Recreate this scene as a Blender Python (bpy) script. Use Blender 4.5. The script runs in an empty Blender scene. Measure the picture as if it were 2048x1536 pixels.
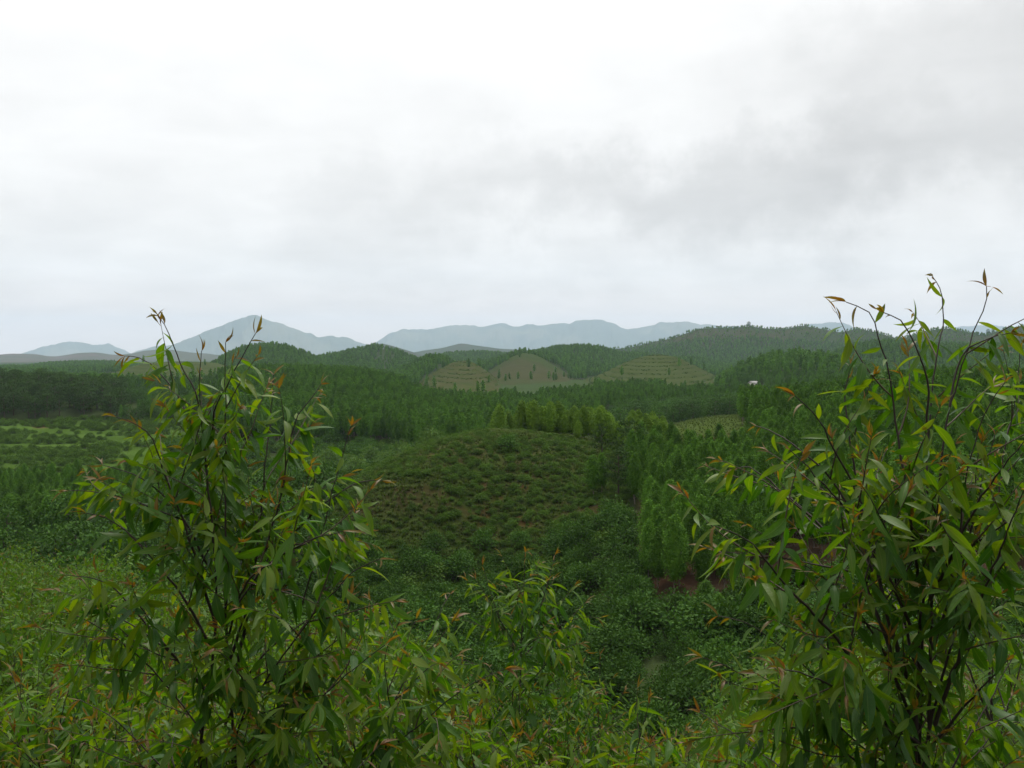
import bpy, math, random
import numpy as np
from mathutils import Matrix, Vector

# ------------------------------------------------------------------ camera, sky, sun, exposure
S = bpy.context.scene
COL = S.collection
F = 2048.0            # focal length in photo pixels
EYE = 60.0            # eye height above the zero level of the valley country
PITCH = math.atan((768 - 690) / F)
cam_d = bpy.data.cameras.new('camera')
cam_d.sensor_width = 36.0
cam_d.lens = 36.0
cam_d.clip_start = 0.05
cam_d.clip_end = 80000.0
cam = bpy.data.objects.new('camera', cam_d)
COL.objects.link(cam)
cam.location = (0, 0, EYE)
cam.rotation_euler = (math.radians(90) - PITCH, 0, 0)
S.camera = cam

S.view_settings.view_transform = 'Standard'
S.view_settings.look = 'None'
S.view_settings.exposure = 1.1
S.view_settings.gamma = 1.0
S.render.engine = 'CYCLES'
cy = S.cycles
cy.max_bounces = 5
cy.diffuse_bounces = 2
cy.glossy_bounces = 2
cy.transmission_bounces = 4
cy.transparent_max_bounces = 4
cy.volume_bounces = 1
cy.sample_clamp_indirect = 6.0
cy.use_adaptive_sampling = False
cy.use_denoising = True
try:
    cy.denoiser = 'OPENIMAGEDENOISE'
    cy.denoising_input_passes = 'RGB_ALBEDO_NORMAL'
    cy.denoising_prefilter = 'ACCURATE'
except Exception:
    pass

SUN_EL, SUN_AZ = math.radians(60), math.radians(14)     # azimuth from +Y towards +X


class NT:
    """small helper for writing node trees"""
    def __init__(self, tree):
        self.t = tree
        tree.nodes.clear()

    def n(self, kind, **kw):
        nd = self.t.nodes.new(kind)
        for k, v in kw.items():
            setattr(nd, k, v)
        return nd

    def link(self, a, b):
        self.t.links.new(a, b)

    def val(self, sock, v):
        if hasattr(v, 'is_output'):
            self.link(v, sock)
        elif v is not None:
            sock.default_value = v

    def math(self, op, a, b=None, c=None, clamp=False):
        nd = self.n('ShaderNodeMath', operation=op)
        nd.use_clamp = clamp
        self.val(nd.inputs[0], a)
        if b is not None:
            self.val(nd.inputs[1], b)
        if c is not None:
            self.val(nd.inputs[2], c)
        return nd.outputs[0]

    def mix(self, f, a, b, mode='MIX'):
        nd = self.n('ShaderNodeMix', data_type='RGBA', blend_type=mode)
        self.val(nd.inputs[0], f)
        self.val(nd.inputs[6], a)
        self.val(nd.inputs[7], b)
        return nd.outputs[2]

    def noise(self, vec, scale, detail=4.0, rough=0.55, dist=0.0):
        nd = self.n('ShaderNodeTexNoise')
        if vec is not None:
            self.link(vec, nd.inputs['Vector'])
        nd.inputs['Scale'].default_value = scale
        nd.inputs['Detail'].default_value = detail
        nd.inputs['Roughness'].default_value = rough
        nd.inputs['Distortion'].default_value = dist
        return nd

    def ramp(self, f, stops):
        nd = self.n('ShaderNodeValToRGB')
        els = nd.color_ramp.elements
        while len(els) < len(stops):
            els.new(0.5)
        for e, (p, c) in zip(els, stops):
            e.position = p
            e.color = c if len(c) == 4 else (*c, 1)
        self.link(f, nd.inputs[0])
        return nd.outputs[0]

    def maprange(self, v, a, b, c=0.0, d=1.0, smooth=True):
        nd = self.n('ShaderNodeMapRange')
        nd.interpolation_type = 'SMOOTHSTEP' if smooth else 'LINEAR'
        self.link(v, nd.inputs[0])
        for i, x in zip((1, 2, 3, 4), (a, b, c, d)):
            nd.inputs[i].default_value = x
        return nd.outputs[0]


W = bpy.data.worlds.new('World')
S.world = W
W.use_nodes = True
w = NT(W.node_tree)
tc = w.n('ShaderNodeTexCoord')
sky = w.n('ShaderNodeTexSky', sky_type='NISHITA')
sky.sun_disc = False
sky.sun_elevation = SUN_EL
sky.sun_rotation = SUN_AZ
sky.air_density = 1.0
sky.dust_density = 3.0
# overcast layer: cloud coordinates on a flat ceiling seen in perspective
sep = w.n('ShaderNodeSeparateXYZ')
w.link(tc.outputs['Generated'], sep.inputs[0])
zc = w.math('ADD', w.math('MAXIMUM', sep.outputs[2], 0.0), 0.16)
comb = w.n('ShaderNodeCombineXYZ')
w.link(w.math('DIVIDE', sep.outputs[0], zc), comb.inputs[0])
w.link(w.math('DIVIDE', sep.outputs[1], zc), comb.inputs[1])
big = w.noise(comb.outputs[0], 0.9, 6.0, 0.55, 0.3)
fine = w.noise(comb.outputs[0], 3.2, 7.0, 0.6, 0.4)
# angular coordinates (azimuth, elevation) for the cloud banks that stand in view, edges broken up by noise
ang = w.n('ShaderNodeCombineXYZ')
w.link(w.math('ARCTAN2', sep.outputs[0], sep.outputs[1]), ang.inputs[0])
w.link(w.math('ARCSINE', sep.outputs[2]), ang.inputs[1])
dn = w.noise(tc.outputs['Generated'], 9.0, 6.0, 0.62, 0.0)
off = w.n('ShaderNodeVectorMath', operation='SUBTRACT')
w.link(dn.outputs['Color'], off.inputs[0])
off.inputs[1].default_value = (0.5, 0.5, 0.5)
offs = w.n('ShaderNodeVectorMath', operation='SCALE')
w.link(off.outputs[0], offs.inputs[0])
offs.inputs['Scale'].default_value = 0.26
anga = w.n('ShaderNodeVectorMath', operation='ADD')
w.link(ang.outputs[0], anga.inputs[0])
w.link(offs.outputs[0], anga.inputs[1])


def bank(px, py, rx, ry, rot=0.0):
    mp = w.n('ShaderNodeMapping', vector_type='TEXTURE')
    w.link(anga.outputs[0], mp.inputs['Vector'])
    mp.inputs['Location'].default_value = (math.atan((px - 1024) / F), math.atan((690 - py) / F), 0)
    mp.inputs['Rotation'].default_value = (0, 0, math.radians(rot))
    mp.inputs['Scale'].default_value = (rx / F, ry / F, 10)
    g = w.n('ShaderNodeTexGradient', gradient_type='SPHERICAL')
    w.link(mp.outputs[0], g.inputs[0])
    return w.math('SMOOTH_MIN', g.outputs['Fac'], 0.7, 0.3)


dark = None
for a, b in (((1900, 260, 620, 330, 18), 0.82), ((1500, 370, 560, 140, 8), 0.85), ((1050, 385, 430, 130, 6), 0.62),
             ((720, 500, 330, 120, 8), 0.42), ((1120, 560, 170, 55, 4), 0.35), ((2300, 60, 620, 420, 0), 0.8), ((90, 470, 330, 120, 0), 0.28)):
    v = w.math('MULTIPLY', bank(*a), b)
    dark = v if dark is None else w.math('ADD', dark, v)
dark = w.math('MULTIPLY', dark, 0.26)
lum = w.math('ADD', w.math('MULTIPLY', w.math('SUBTRACT', big.outputs['Fac'], 0.5), 0.24),
             w.math('MULTIPLY', w.math('SUBTRACT', fine.outputs['Fac'], 0.5), 0.20))
# an overcast ceiling is brightest overhead and dims towards the horizon
grad = w.maprange(sep.outputs[2], 0.0, 1.0, 0.0, 1.0, False)
base = w.math('ADD', w.math('MULTIPLY', w.math('POWER', grad, 1.5), 0.8), 0.945)
lum = w.math('SUBTRACT', w.math('ADD', base, lum), dark)
tint = w.mix(w.maprange(sep.outputs[2], 0.0, 0.075), (1.08, 0.89, 0.78, 1), w.mix(w.maprange(lum, 0.55, 0.95), (1.0, 0.995, 0.985, 1), (1.0, 0.998, 0.99, 1)))
cl = w.n('ShaderNodeVectorMath', operation='SCALE')
w.link(tint, cl.inputs[0])
w.link(w.math('MULTIPLY', lum, 10.0), cl.inputs['Scale'])
skyc = w.mix(0.98, sky.outputs[0], cl.outputs[0])
bg = w.n('ShaderNodeBackground')
bg.inputs['Strength'].default_value = 0.0466
w.link(skyc, bg.inputs['Color'])
wo = w.n('ShaderNodeOutputWorld')
w.link(bg.outputs[0], wo.inputs['Surface'])

sun_d = bpy.data.lights.new('sun', 'SUN')
sun_d.energy = 1.5
sun_d.angle = math.radians(14)
sun_d.color = (1.0, 0.96, 0.9)
sun = bpy.data.objects.new('sun', sun_d)
COL.objects.link(sun)
sv = Vector((math.sin(SUN_AZ) * math.cos(SUN_EL), math.cos(SUN_AZ) * math.cos(SUN_EL), math.sin(SUN_EL)))
sun.rotation_euler = sv.to_track_quat('Z', 'Y').to_euler()
sun.location = (0, 0, 300)

# ------------------------------------------------------------------ helpers
rng = np.random.default_rng(7)


def smooth(a, b, x):
    t = np.clip((x - a) / (b - a), 0, 1)
    return t * t * (3 - 2 * t)


_NT = np.random.default_rng(3).random((256, 256)).astype(np.float64)


def vnoise(x, y):
    xi, yi = np.floor(x).astype(np.int64), np.floor(y).astype(np.int64)
    fx, fy = x - xi, y - yi
    fx, fy = fx * fx * (3 - 2 * fx), fy * fy * (3 - 2 * fy)
    a, b = _NT[xi & 255, yi & 255], _NT[(xi + 1) & 255, yi & 255]
    c, d = _NT[xi & 255, (yi + 1) & 255], _NT[(xi + 1) & 255, (yi + 1) & 255]
    return (a * (1 - fx) + b * fx) * (1 - fy) + (c * (1 - fx) + d * fx) * fy - 0.5


def fbm(x, y, oct=4):
    s, a = 0, 1.0
    for k in range(oct):
        s = s + a * vnoise(x * 2 ** k + 17.3 * k, y * 2 ** k - 9.1 * k)
        a *= 0.5
    return s


def ray(px, py):
    u, v = (px - 1024) / F, (768 - py) / F
    return np.array([u, math.cos(PITCH) + v * math.sin(PITCH), v * math.cos(PITCH) - math.sin(PITCH)])


def at(px, py, depth):
    """the point that stands DEPTH metres in front of the eye (measured level) in the direction of a photo pixel"""
    d = ray(px, py)
    return d / d[1] * depth + np.array([0, 0, EYE])


def th_of(px):
    return np.arctan((np.asarray(px, float) - 1024) / F)


def make_mesh(name, verts, faces, mats, midx=None, smooth_shade=False, uv=None, col=None):
    me = bpy.data.meshes.new(name)
    verts = np.asarray(verts, np.float32)
    faces = np.asarray(faces, np.int32)
    k = faces.shape[1]
    me.vertices.add(len(verts))
    me.vertices.foreach_set('co', verts.ravel())
    me.loops.add(faces.size)
    me.loops.foreach_set('vertex_index', faces.ravel())
    me.polygons.add(len(faces))
    me.polygons.foreach_set('loop_start', np.arange(0, faces.size, k, dtype=np.int32))
    if midx is not None:
        me.polygons.foreach_set('material_index', np.asarray(midx, np.int32))
    if smooth_shade:
        me.polygons.foreach_set('use_smooth', np.ones(len(faces), bool))
    if uv is not None:
        l = me.uv_layers.new(name='UVMap')
        l.data.foreach_set('uv', np.asarray(uv, np.float32)[faces.ravel()].ravel())
    if col is not None:
        a = me.color_attributes.new('cover', 'FLOAT_COLOR', 'POINT')
        a.data.foreach_set('color', np.asarray(col, np.float32).ravel())
    for m in mats:
        me.materials.append(m)
    me.update(calc_edges=True)
    return me


def link(name, data, parent=None):
    o = bpy.data.objects.new(name, data)
    COL.objects.link(o)
    o.parent = parent
    return o


def tag(o, label=None, cat=None, group=None, kind=None):
    if label:
        o['label'] = label
    if cat:
        o['category'] = cat
    if group:
        o['group'] = group
    if kind:
        o['kind'] = kind
    return o


# ------------------------------------------------------------------ materials
def new_mat(name):
    m = bpy.data.materials.new(name)
    m.use_nodes = True
    return m, NT(m.node_tree)


def foliage_mat(name, col, col2, trans=0.3, rough=0.55, spec=0.3, vary=0.5, tcol=None):
    """leaf material: colour differs from leaf to leaf and from plant to plant; light passes through"""
    m, t = new_mat(name)
    oi = t.n('ShaderNodeObjectInfo')
    ge = t.n('ShaderNodeNewGeometry')
    r = t.math('FRACT', t.math('ADD', ge.outputs['Random Per Island'], t.math('MULTIPLY', oi.outputs['Random'], 7.31)))
    c = t.mix(r, (*col, 1), (*col2, 1))
    k = t.math('ADD', 1.0 - vary * 0.5, t.math('MULTIPLY', oi.outputs['Random'], vary))
    sc = t.n('ShaderNodeVectorMath', operation='SCALE')
    t.link(c, sc.inputs[0])
    t.link(k, sc.inputs['Scale'])
    p = t.n('ShaderNodeBsdfPrincipled')
    t.link(sc.outputs[0], p.inputs['Base Color'])
    p.inputs['Roughness'].default_value = rough
    p.inputs['Specular IOR Level'].default_value = spec
    tr = t.n('ShaderNodeBsdfTranslucent')
    tcn = t.mix(1.0, sc.outputs[0], (*(tcol or (1.3, 1.25, 0.5)), 1), 'MULTIPLY')
    t.link(tcn, tr.inputs['Color'])
    mx = t.n('ShaderNodeMixShader')
    mx.inputs[0].default_value = trans
    t.link(p.outputs[0], mx.inputs[1])
    t.link(tr.outputs[0], mx.inputs[2])
    o = t.n('ShaderNodeOutputMaterial')
    t.link(mx.outputs[0], o.inputs['Surface'])
    return m


def leaf_mat(name, col, col2, vein, trans, rough, tip=None):
    """close-up leaf: midrib and side veins from the leaf's own UV, blotches, gloss on top"""
    m, t = new_mat(name)
    oi = t.n('ShaderNodeObjectInfo')
    ge = t.n('ShaderNodeNewGeometry')
    uv = t.n('ShaderNodeUVMap')
    uv.uv_map = 'UVMap'
    sp = t.n('ShaderNodeSeparateXYZ')
    t.link(uv.outputs[0], sp.inputs[0])
    r = t.math('FRACT', t.math('ADD', ge.outputs['Random Per Island'], t.math('MULTIPLY', oi.outputs['Random'], 5.17)))
    c = t.mix(r, (*col, 1), (*col2, 1))
    if tip:
        c = t.mix(t.maprange(sp.outputs[1], 0.25, 1.0, 0.0, 0.75), c, (*tip, 1))
    tco = t.n('ShaderNodeTexCoord')
    nz = t.noise(tco.outputs['Object'], 9.0, 3.0, 0.6)
    c = t.mix(t.maprange(nz.outputs['Fac'], 0.35, 0.7, 0.0, 0.35), c, t.mix(0.4, c, (0.05, 0.075, 0.012, 1)))
    sz = t.noise(tco.outputs['Object'], 26.0, 2.0, 0.5)           # blight spots, on some leaves only
    spot = t.math('MULTIPLY', t.maprange(sz.outputs['Fac'], 0.66, 0.70), t.maprange(r, 0.45, 0.7, 0.0, 0.75))
    c = t.mix(spot, c, (0.06, 0.035, 0.012, 1))
    av = t.math('ABSOLUTE', t.math('SUBTRACT', sp.outputs[0], 0.5))
    rib = t.maprange(av, 0.02, 0.06, 1.0, 0.0)
    wv = t.n('ShaderNodeTexWave')
    wv.inputs['Scale'].default_value = 5.5
    vv = t.n('ShaderNodeCombineXYZ')
    t.link(t.math('SUBTRACT', sp.outputs[1], t.math('MULTIPLY', av, 0.45)), vv.inputs[0])
    t.link(vv.outputs[0], wv.inputs['Vector'])
    sv_ = t.math('MULTIPLY', t.maprange(wv.outputs['Fac'], 0.85, 1.0), 0.22)
    c = t.mix(t.math('MAXIMUM', t.math('MULTIPLY', rib, 0.7), sv_), c, (*vein, 1))
    p = t.n('ShaderNodeBsdfPrincipled')
    t.link(c, p.inputs['Base Color'])
    p.inputs['Roughness'].default_value = rough
    p.inputs['Specular IOR Level'].default_value = 0.28
    bp = t.n('ShaderNodeBump')
    bp.inputs['Strength'].default_value = 0.25
    bp.inputs['Distance'].default_value = 0.01
    t.link(t.math('ADD', rib, t.math('MULTIPLY', nz.outputs['Fac'], 1.5)), bp.inputs['Height'])
    t.link(bp.outputs[0], p.inputs['Normal'])
    tr = t.n('ShaderNodeBsdfTranslucent')
    t.link(t.mix(1.0, c, (1.9, 1.75, 0.35, 1), 'MULTIPLY'), tr.inputs['Color'])
    mx = t.n('ShaderNodeMixShader')
    mx.inputs[0].default_value = trans
    t.link(p.outputs[0], mx.inputs[1])
    t.link(tr.outputs[0], mx.inputs[2])
    o = t.n('ShaderNodeOutputMaterial')
    t.link(mx.outputs[0], o.inputs['Surface'])
    return m


def plain_mat(name, col, col2, scale, rough=0.9, bump=0.3):
    m, t = new_mat(name)
    tco = t.n('ShaderNodeTexCoord')
    nz = t.noise(tco.outputs['Object'], scale, 5.0, 0.6)
    c = t.mix(nz.outputs['Fac'], (*col, 1), (*col2, 1))
    p = t.n('ShaderNodeBsdfPrincipled')
    t.link(c, p.inputs['Base Color'])
    p.inputs['Roughness'].default_value = rough
    b = t.n('ShaderNodeBump')
    b.inputs['Strength'].default_value = bump
    t.link(nz.outputs['Fac'], b.inputs['Height'])
    t.link(b.outputs[0], p.inputs['Normal'])
    o = t.n('ShaderNodeOutputMaterial')
    t.link(p.outputs[0], o.inputs['Surface'])
    return m


def ground_mat():
    m, t = new_mat('ground')
    at_ = t.n('ShaderNodeAttribute', attribute_name='cover')
    ge = t.n('ShaderNodeNewGeometry')
    n1 = t.noise(ge.outputs['Position'], 0.9, 8.0, 0.65)
    n2 = t.noise(ge.outputs['Position'], 0.035, 8.0, 0.6)
    k = t.math('ADD', 0.35, t.math('ADD', t.math('MULTIPLY', n1.outputs['Fac'], 0.75), t.math('MULTIPLY', n2.outputs['Fac'], 0.55)))
    sc = t.n('ShaderNodeVectorMath', operation='SCALE')
    t.link(at_.outputs['Color'], sc.inputs[0])
    t.link(k, sc.inputs['Scale'])
    p = t.n('ShaderNodeBsdfPrincipled')
    t.link(sc.outputs[0], p.inputs['Base Color'])
    p.inputs['Roughness'].default_value = 0.95
    p.inputs['Specular IOR Level'].default_value = 0.0
    b = t.n('ShaderNodeBump')
    b.inputs['Strength'].default_value = 0.6
    b.inputs['Distance'].default_value = 0.4
    t.link(n1.outputs['Fac'], b.inputs['Height'])
    t.link(b.outputs[0], p.inputs['Normal'])
    o = t.n('ShaderNodeOutputMaterial')
    t.link(p.outputs[0], o.inputs['Surface'])
    return m


M = dict(
    ground=ground_mat(),
    leaf=leaf_mat('leaf_mature', (0.020, 0.082, 0.006), (0.048, 0.122, 0.008), (0.07, 0.14, 0.03), 0.40, 0.5),
    fresh=leaf_mat('leaf_fresh', (0.046, 0.128, 0.006), (0.10, 0.158, 0.008), (0.12, 0.17, 0.03), 0.46, 0.5),
    young=leaf_mat('leaf_young', (0.12, 0.095, 0.014), (0.14, 0.055, 0.018), (0.18, 0.12, 0.04), 0.42, 0.45, tip=(0.085, 0.095, 0.012)),
    bark=plain_mat('young_bark', (0.035, 0.02, 0.014), (0.018, 0.013, 0.010), 30.0, 0.8),
    twig=plain_mat('twig_bark', (0.06, 0.03, 0.018), (0.04, 0.036, 0.015), 40.0, 0.7),
    trunk=plain_mat('trunk_bark', (0.22, 0.18, 0.14), (0.10, 0.08, 0.06), 2.0),
    pinebark=plain_mat('pine_bark', (0.07, 0.045, 0.03), (0.03, 0.022, 0.016), 3.0),
    sap_leaf=foliage_mat('sapling_leaf', (0.040, 0.112, 0.008), (0.092, 0.165, 0.011), 0.40, 0.55, 0.2),
    sap_tip=foliage_mat('sapling_tip', (0.075, 0.105, 0.012), (0.12, 0.08, 0.016), 0.4),
    euc=foliage_mat('eucalyptus_leaf', (0.040, 0.112, 0.010), (0.080, 0.168, 0.014), 0.17, 0.75, 0.08, 0.6),
    euc_pale=foliage_mat('eucalyptus_pale_leaf', (0.072, 0.150, 0.012), (0.115, 0.195, 0.016), 0.18, 0.75, 0.08, 0.4),
    pine=foliage_mat('pine_needle', (0.022, 0.052, 0.011), (0.042, 0.08, 0.015), 0.15, 0.75, 0.1, 0.5),
    broad=foliage_mat('broadleaf_leaf', (0.022, 0.064, 0.008), (0.05, 0.108, 0.014), 0.2, 0.75, 0.1, 0.6),
    bush=foliage_mat('bush_leaf', (0.032, 0.082, 0.009), (0.072, 0.125, 0.016), 0.22, 0.75, 0.1, 0.6),
    pale=foliage_mat('pale_shrub_leaf', (0.05, 0.11, 0.022), (0.085, 0.145, 0.035), 0.28, 0.75, 0.1, 0.35),
    grass=foliage_mat('grass_blade', (0.045, 0.085, 0.012), (0.085, 0.115, 0.024), 0.22, 0.75, 0.1, 0.5),
    dry=foliage_mat('dry_grass_blade', (0.055, 0.05, 0.018), (0.045, 0.058, 0.014), 0.2, 0.7, 0.1, 0.5),
)

# ------------------------------------------------------------------ terrain: height of the land
# profile of the land in a few bearings (photo column): (range in m, height relative to the eye)
PROF = {
    -500: [(0.5, -1.68), (4, -2.4), (8, -3.6), (16, -5.0), (30, -7.2), (45, -10), (60, -16), (100, -30), (130, -34), (300, -34), (430, -33), (490, -25), (560, -21), (700, -28), (900, -32)],
    100: [(0.5, -1.68), (4, -2.5), (8, -3.9), (16, -5.6), (30, -7.6), (45, -10.4), (60, -17), (100, -31), (130, -34), (300, -34.5), (430, -33.5), (490, -25), (560, -21), (700, -28), (900, -32)],
    300: [(0.5, -1.68), (4, -2.55), (8, -4.1), (16, -6.2), (30, -8.6), (45, -12), (60, -18), (100, -31), (130, -34), (300, -34.5), (430, -33.5), (490, -30), (560, -28), (700, -30), (900, -33)],
    480: [(0.5, -1.68), (4, -2.6), (8, -4.2), (16, -6.6), (30, -9.4), (60, -20), (100, -31.5), (130, -33), (170, -34), (300, -34), (360, -33), (450, -29), (600, -22.5), (700, -24), (900, -29)],
    640: [(0.5, -1.68), (4, -2.6), (8, -4.2), (16, -6.7), (30, -10), (60, -21), (100, -32), (130, -31), (150, -27), (170, -28), (230, -32), (330, -33.5), (450, -29), (600, -21.5), (700, -23), (900, -29)],
    750: [(0.5, -1.68), (4, -2.6), (8, -4.3), (16, -6.8), (30, -10.3), (60, -21.5), (100, -32), (125, -28.5), (150, -19), (170, -19), (220, -28), (300, -33), (420, -30), (600, -24), (700, -25), (900, -30)],
    860: [(0.5, -1.68), (4, -2.6), (8, -4.3), (16, -6.8), (30, -10.3), (60, -22), (100, -33), (125, -31), (148, -19.5), (165, -14.8), (180, -16), (230, -27), (300, -32.5), (420, -33), (600, -34.5), (900, -37)],
    990: [(0.5, -1.68), (4, -2.6), (8, -4.3), (16, -7.4), (30, -12.2), (60, -23.5), (100, -33), (128, -32), (150, -21), (172, -13.0), (188, -14.5), (230, -24), (300, -32), (420, -33.5), (600, -36), (900, -37)],
    1120: [(0.5, -1.68), (4, -2.6), (8, -4.3), (16, -7.6), (30, -12.8), (60, -24), (95, -32), (120, -31), (150, -21.5), (178, -16), (210, -17), (250, -24), (300, -30), (420, -32), (600, -34), (900, -35)],
    1270: [(0.5, -1.68), (4, -2.6), (8, -4.3), (16, -7.9), (25, -11.3), (40, -17.5), (60, -24.5), (85, -29.5), (105, -26.5), (135, -23), (170, -21), (210, -19), (260, -23), (340, -29), (420, -32), (600, -33), (900, -35)],
    1400: [(0.5, -1.68), (4, -2.6), (8, -4.3), (16, -7.8), (25, -11), (40, -17), (60, -24), (85, -28.5), (112, -26), (150, -24.3), (200, -22), (240, -18.0), (290, -18.6), (340, -25), (420, -30.5), (600, -31), (900, -34)],
    1600: [(0.5, -1.68), (4, -2.5), (8, -4.2), (16, -7.0), (25, -9.2), (40, -15), (60, -22), (85, -26.5), (112, -25), (165, -21), (200, -19.2), (260, -17.2), (340, -20), (420, -25), (600, -29), (900, -33)],
    1800: [(0.5, -1.68), (4, -2.4), (8, -4.1), (16, -6.8), (25, -9), (40, -14), (60, -20.5), (85, -25), (112, -24), (165, -20), (200, -17), (260, -14.5), (340, -14.5), (420, -17), (600, -22), (900, -30)],
    2500: [(0.5, -1.68), (4, -2.4), (8, -4.1), (16, -6.6), (25, -8.8), (40, -13.5), (60, -20), (85, -24), (112, -23), (165, -18), (200, -15), (260, -12), (340, -12), (420, -14), (600, -19), (900, -28)],
}
LR0, LR1, NLR, NTH, THM = math.log(0.5), math.log(900.0), 420, 300, 0.85


def gsm(a, sig, axis):
    k = np.arange(-int(3 * sig) - 1, int(3 * sig) + 2)
    g = np.exp(-0.5 * (k / sig) ** 2)
    g /= g.sum()
    pad = [(0, 0), (0, 0)]
    pad[axis] = (len(k) // 2, len(k) // 2)
    b = np.pad(a, pad, mode='edge')
    return np.apply_along_axis(lambda v: np.convolve(v, g, 'valid'), axis, b)


_lr = np.linspace(LR0, LR1, NLR)
_th = np.linspace(-THM, THM, NTH)
_cols = sorted(PROF)
_tab0 = np.array([np.interp(_lr, np.log([p[0] for p in PROF[c]]), [p[1] for p in PROF[c]]) for c in _cols])
_tab0 = gsm(_tab0, 3.0, 1)
_cth = th_of(_cols)
TAB = np.array([[np.interp(t, _cth, _tab0[:, j]) for j in range(NLR)] for t in _th])
TAB = gsm(TAB, 4.0, 0)


def table(th, lr):
    a = np.clip((th + THM) / (2 * THM) * (NTH - 1), 0, NTH - 1.001)
    b = np.clip((lr - LR0) / (LR1 - LR0) * (NLR - 1), 0, NLR - 1.001)
    i, j = a.astype(int), b.astype(int)
    u, v = a - i, b - j
    return (TAB[i, j] * (1 - u) + TAB[i + 1, j] * u) * (1 - v) + (TAB[i, j + 1] * (1 - u) + TAB[i + 1, j + 1] * u) * v


# hills beyond the near country: skyline in photo pixels, range, half depth, tree height on it, land cover
HILLS = [
    ('terrace', 1000, 150, 1, [(790, 795), (835, 766), (870, 742), (905, 723), (940, 719), (970, 735), (1000, 762), (1050, 795)]),
    ('forest', 1150, 130, 9, [(730, 775), (780, 745), (820, 724), (855, 708), (880, 706), (900, 716), (950, 750)]),
    ('bare', 1300, 170, 1, [(930, 775), (985, 738), (1020, 714), (1048, 703), (1080, 712), (1110, 733), (1150, 750), (1210, 775)]),
    ('forest', 1450, 160, 9, [(930, 735), (990, 716), (1040, 696), (1080, 700), (1140, 712), (1200, 722), (1260, 745)]),
    ('forest', 1750, 240, 9, [(960, 722), (1060, 701), (1110, 690), (1150, 686), (1200, 690), (1240, 702), (1290, 704), (1340, 712), (1400, 715), (1480, 735)]),
    ('grass', 1050, 170, 1, [(1140, 775), (1200, 746), (1240, 726), (1280, 711), (1310, 706), (1350, 711), (1390, 729), (1420, 745), (1470, 775)]),
    ('forest', 800, 150, 9, [(1360, 800), (1440, 752), (1480, 724), (1530, 704), (1580, 698), (1640, 700), (1690, 712), (1760, 735), (1850, 765), (1950, 800)]),
    ('dark', 1500, 220, 8, [(1600, 735), (1660, 705), (1700, 688), (1740, 681), (1800, 680), (1850, 684), (1950, 688), (2048, 686), (2500, 690)]),
    ('scrub', 2800, 480, 4, [(1180, 722), (1250, 693), (1300, 683), (1350, 672), (1400, 656), (1430, 653), (1460, 654), (1497, 650), (1530, 653), (1570, 656), (1600, 648), (1640, 655), (1680, 664), (1715, 653), (1760, 662), (1800, 674), (1850, 658), (1890, 651), (1930, 660), (1965, 668), (2000, 657), (2060, 648), (2200, 640), (2500, 660)]),
    ('forest', 1500, 200, 9, [(410, 735), (465, 697), (500, 687), (540, 683), (580, 690), (620, 705), (670, 725)]),
    ('forest', 1750, 200, 9, [(580, 730), (640, 709), (690, 699), (730, 691), (757, 685), (790, 695), (830, 712), (890, 735)]),
    ('scrub', 5500, 600, 3, [(660, 716), (700, 702), (730, 690), (760, 684), (800, 694), (840, 708), (880, 718)]),
    ('scrub', 6500, 700, 3, [(800, 708), (870, 698), (900, 691), (925, 684), (950, 690), (1000, 697), (1060, 700), (1140, 712)]),
    ('forest', 2300, 260, 7, [(780, 735), (840, 716), (900, 704), (960, 702), (1010, 706), (1060, 725)]),
    ('grass', 1250, 170, 1, [(160, 775), (215, 748), (260, 730), (300, 722), (350, 722), (420, 722), (480, 735), (540, 765)]),
    ('forest', 2300, 300, 7, [(-400, 728), (-100, 735), (30, 738), (90, 728), (160, 723), (220, 724), (300, 734), (380, 742)]),
    ('soil', 7500, 800, 3, [(-500, 705), (-200, 715), (0, 708), (40, 706), (80, 709), (110, 714), (150, 705), (190, 703), (230, 709), (265, 705), (300, 698), (340, 698), (380, 703), (430, 708), (520, 714)]),
    ('scrub', 3000, 300, 3, [(1180, 706), (1215, 697), (1250, 695), (1300, 705)]),
]
HR = []
for kind, r0, wd, trh, pts in HILLS:
    px = np.array([p[0] for p in pts], float)
    py = np.array([p[1] for p in pts], float)
    HR.append((kind, r0, wd, th_of(px), (690 - py) / F * np.cos(th_of(px)) * r0 - trh))


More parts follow.
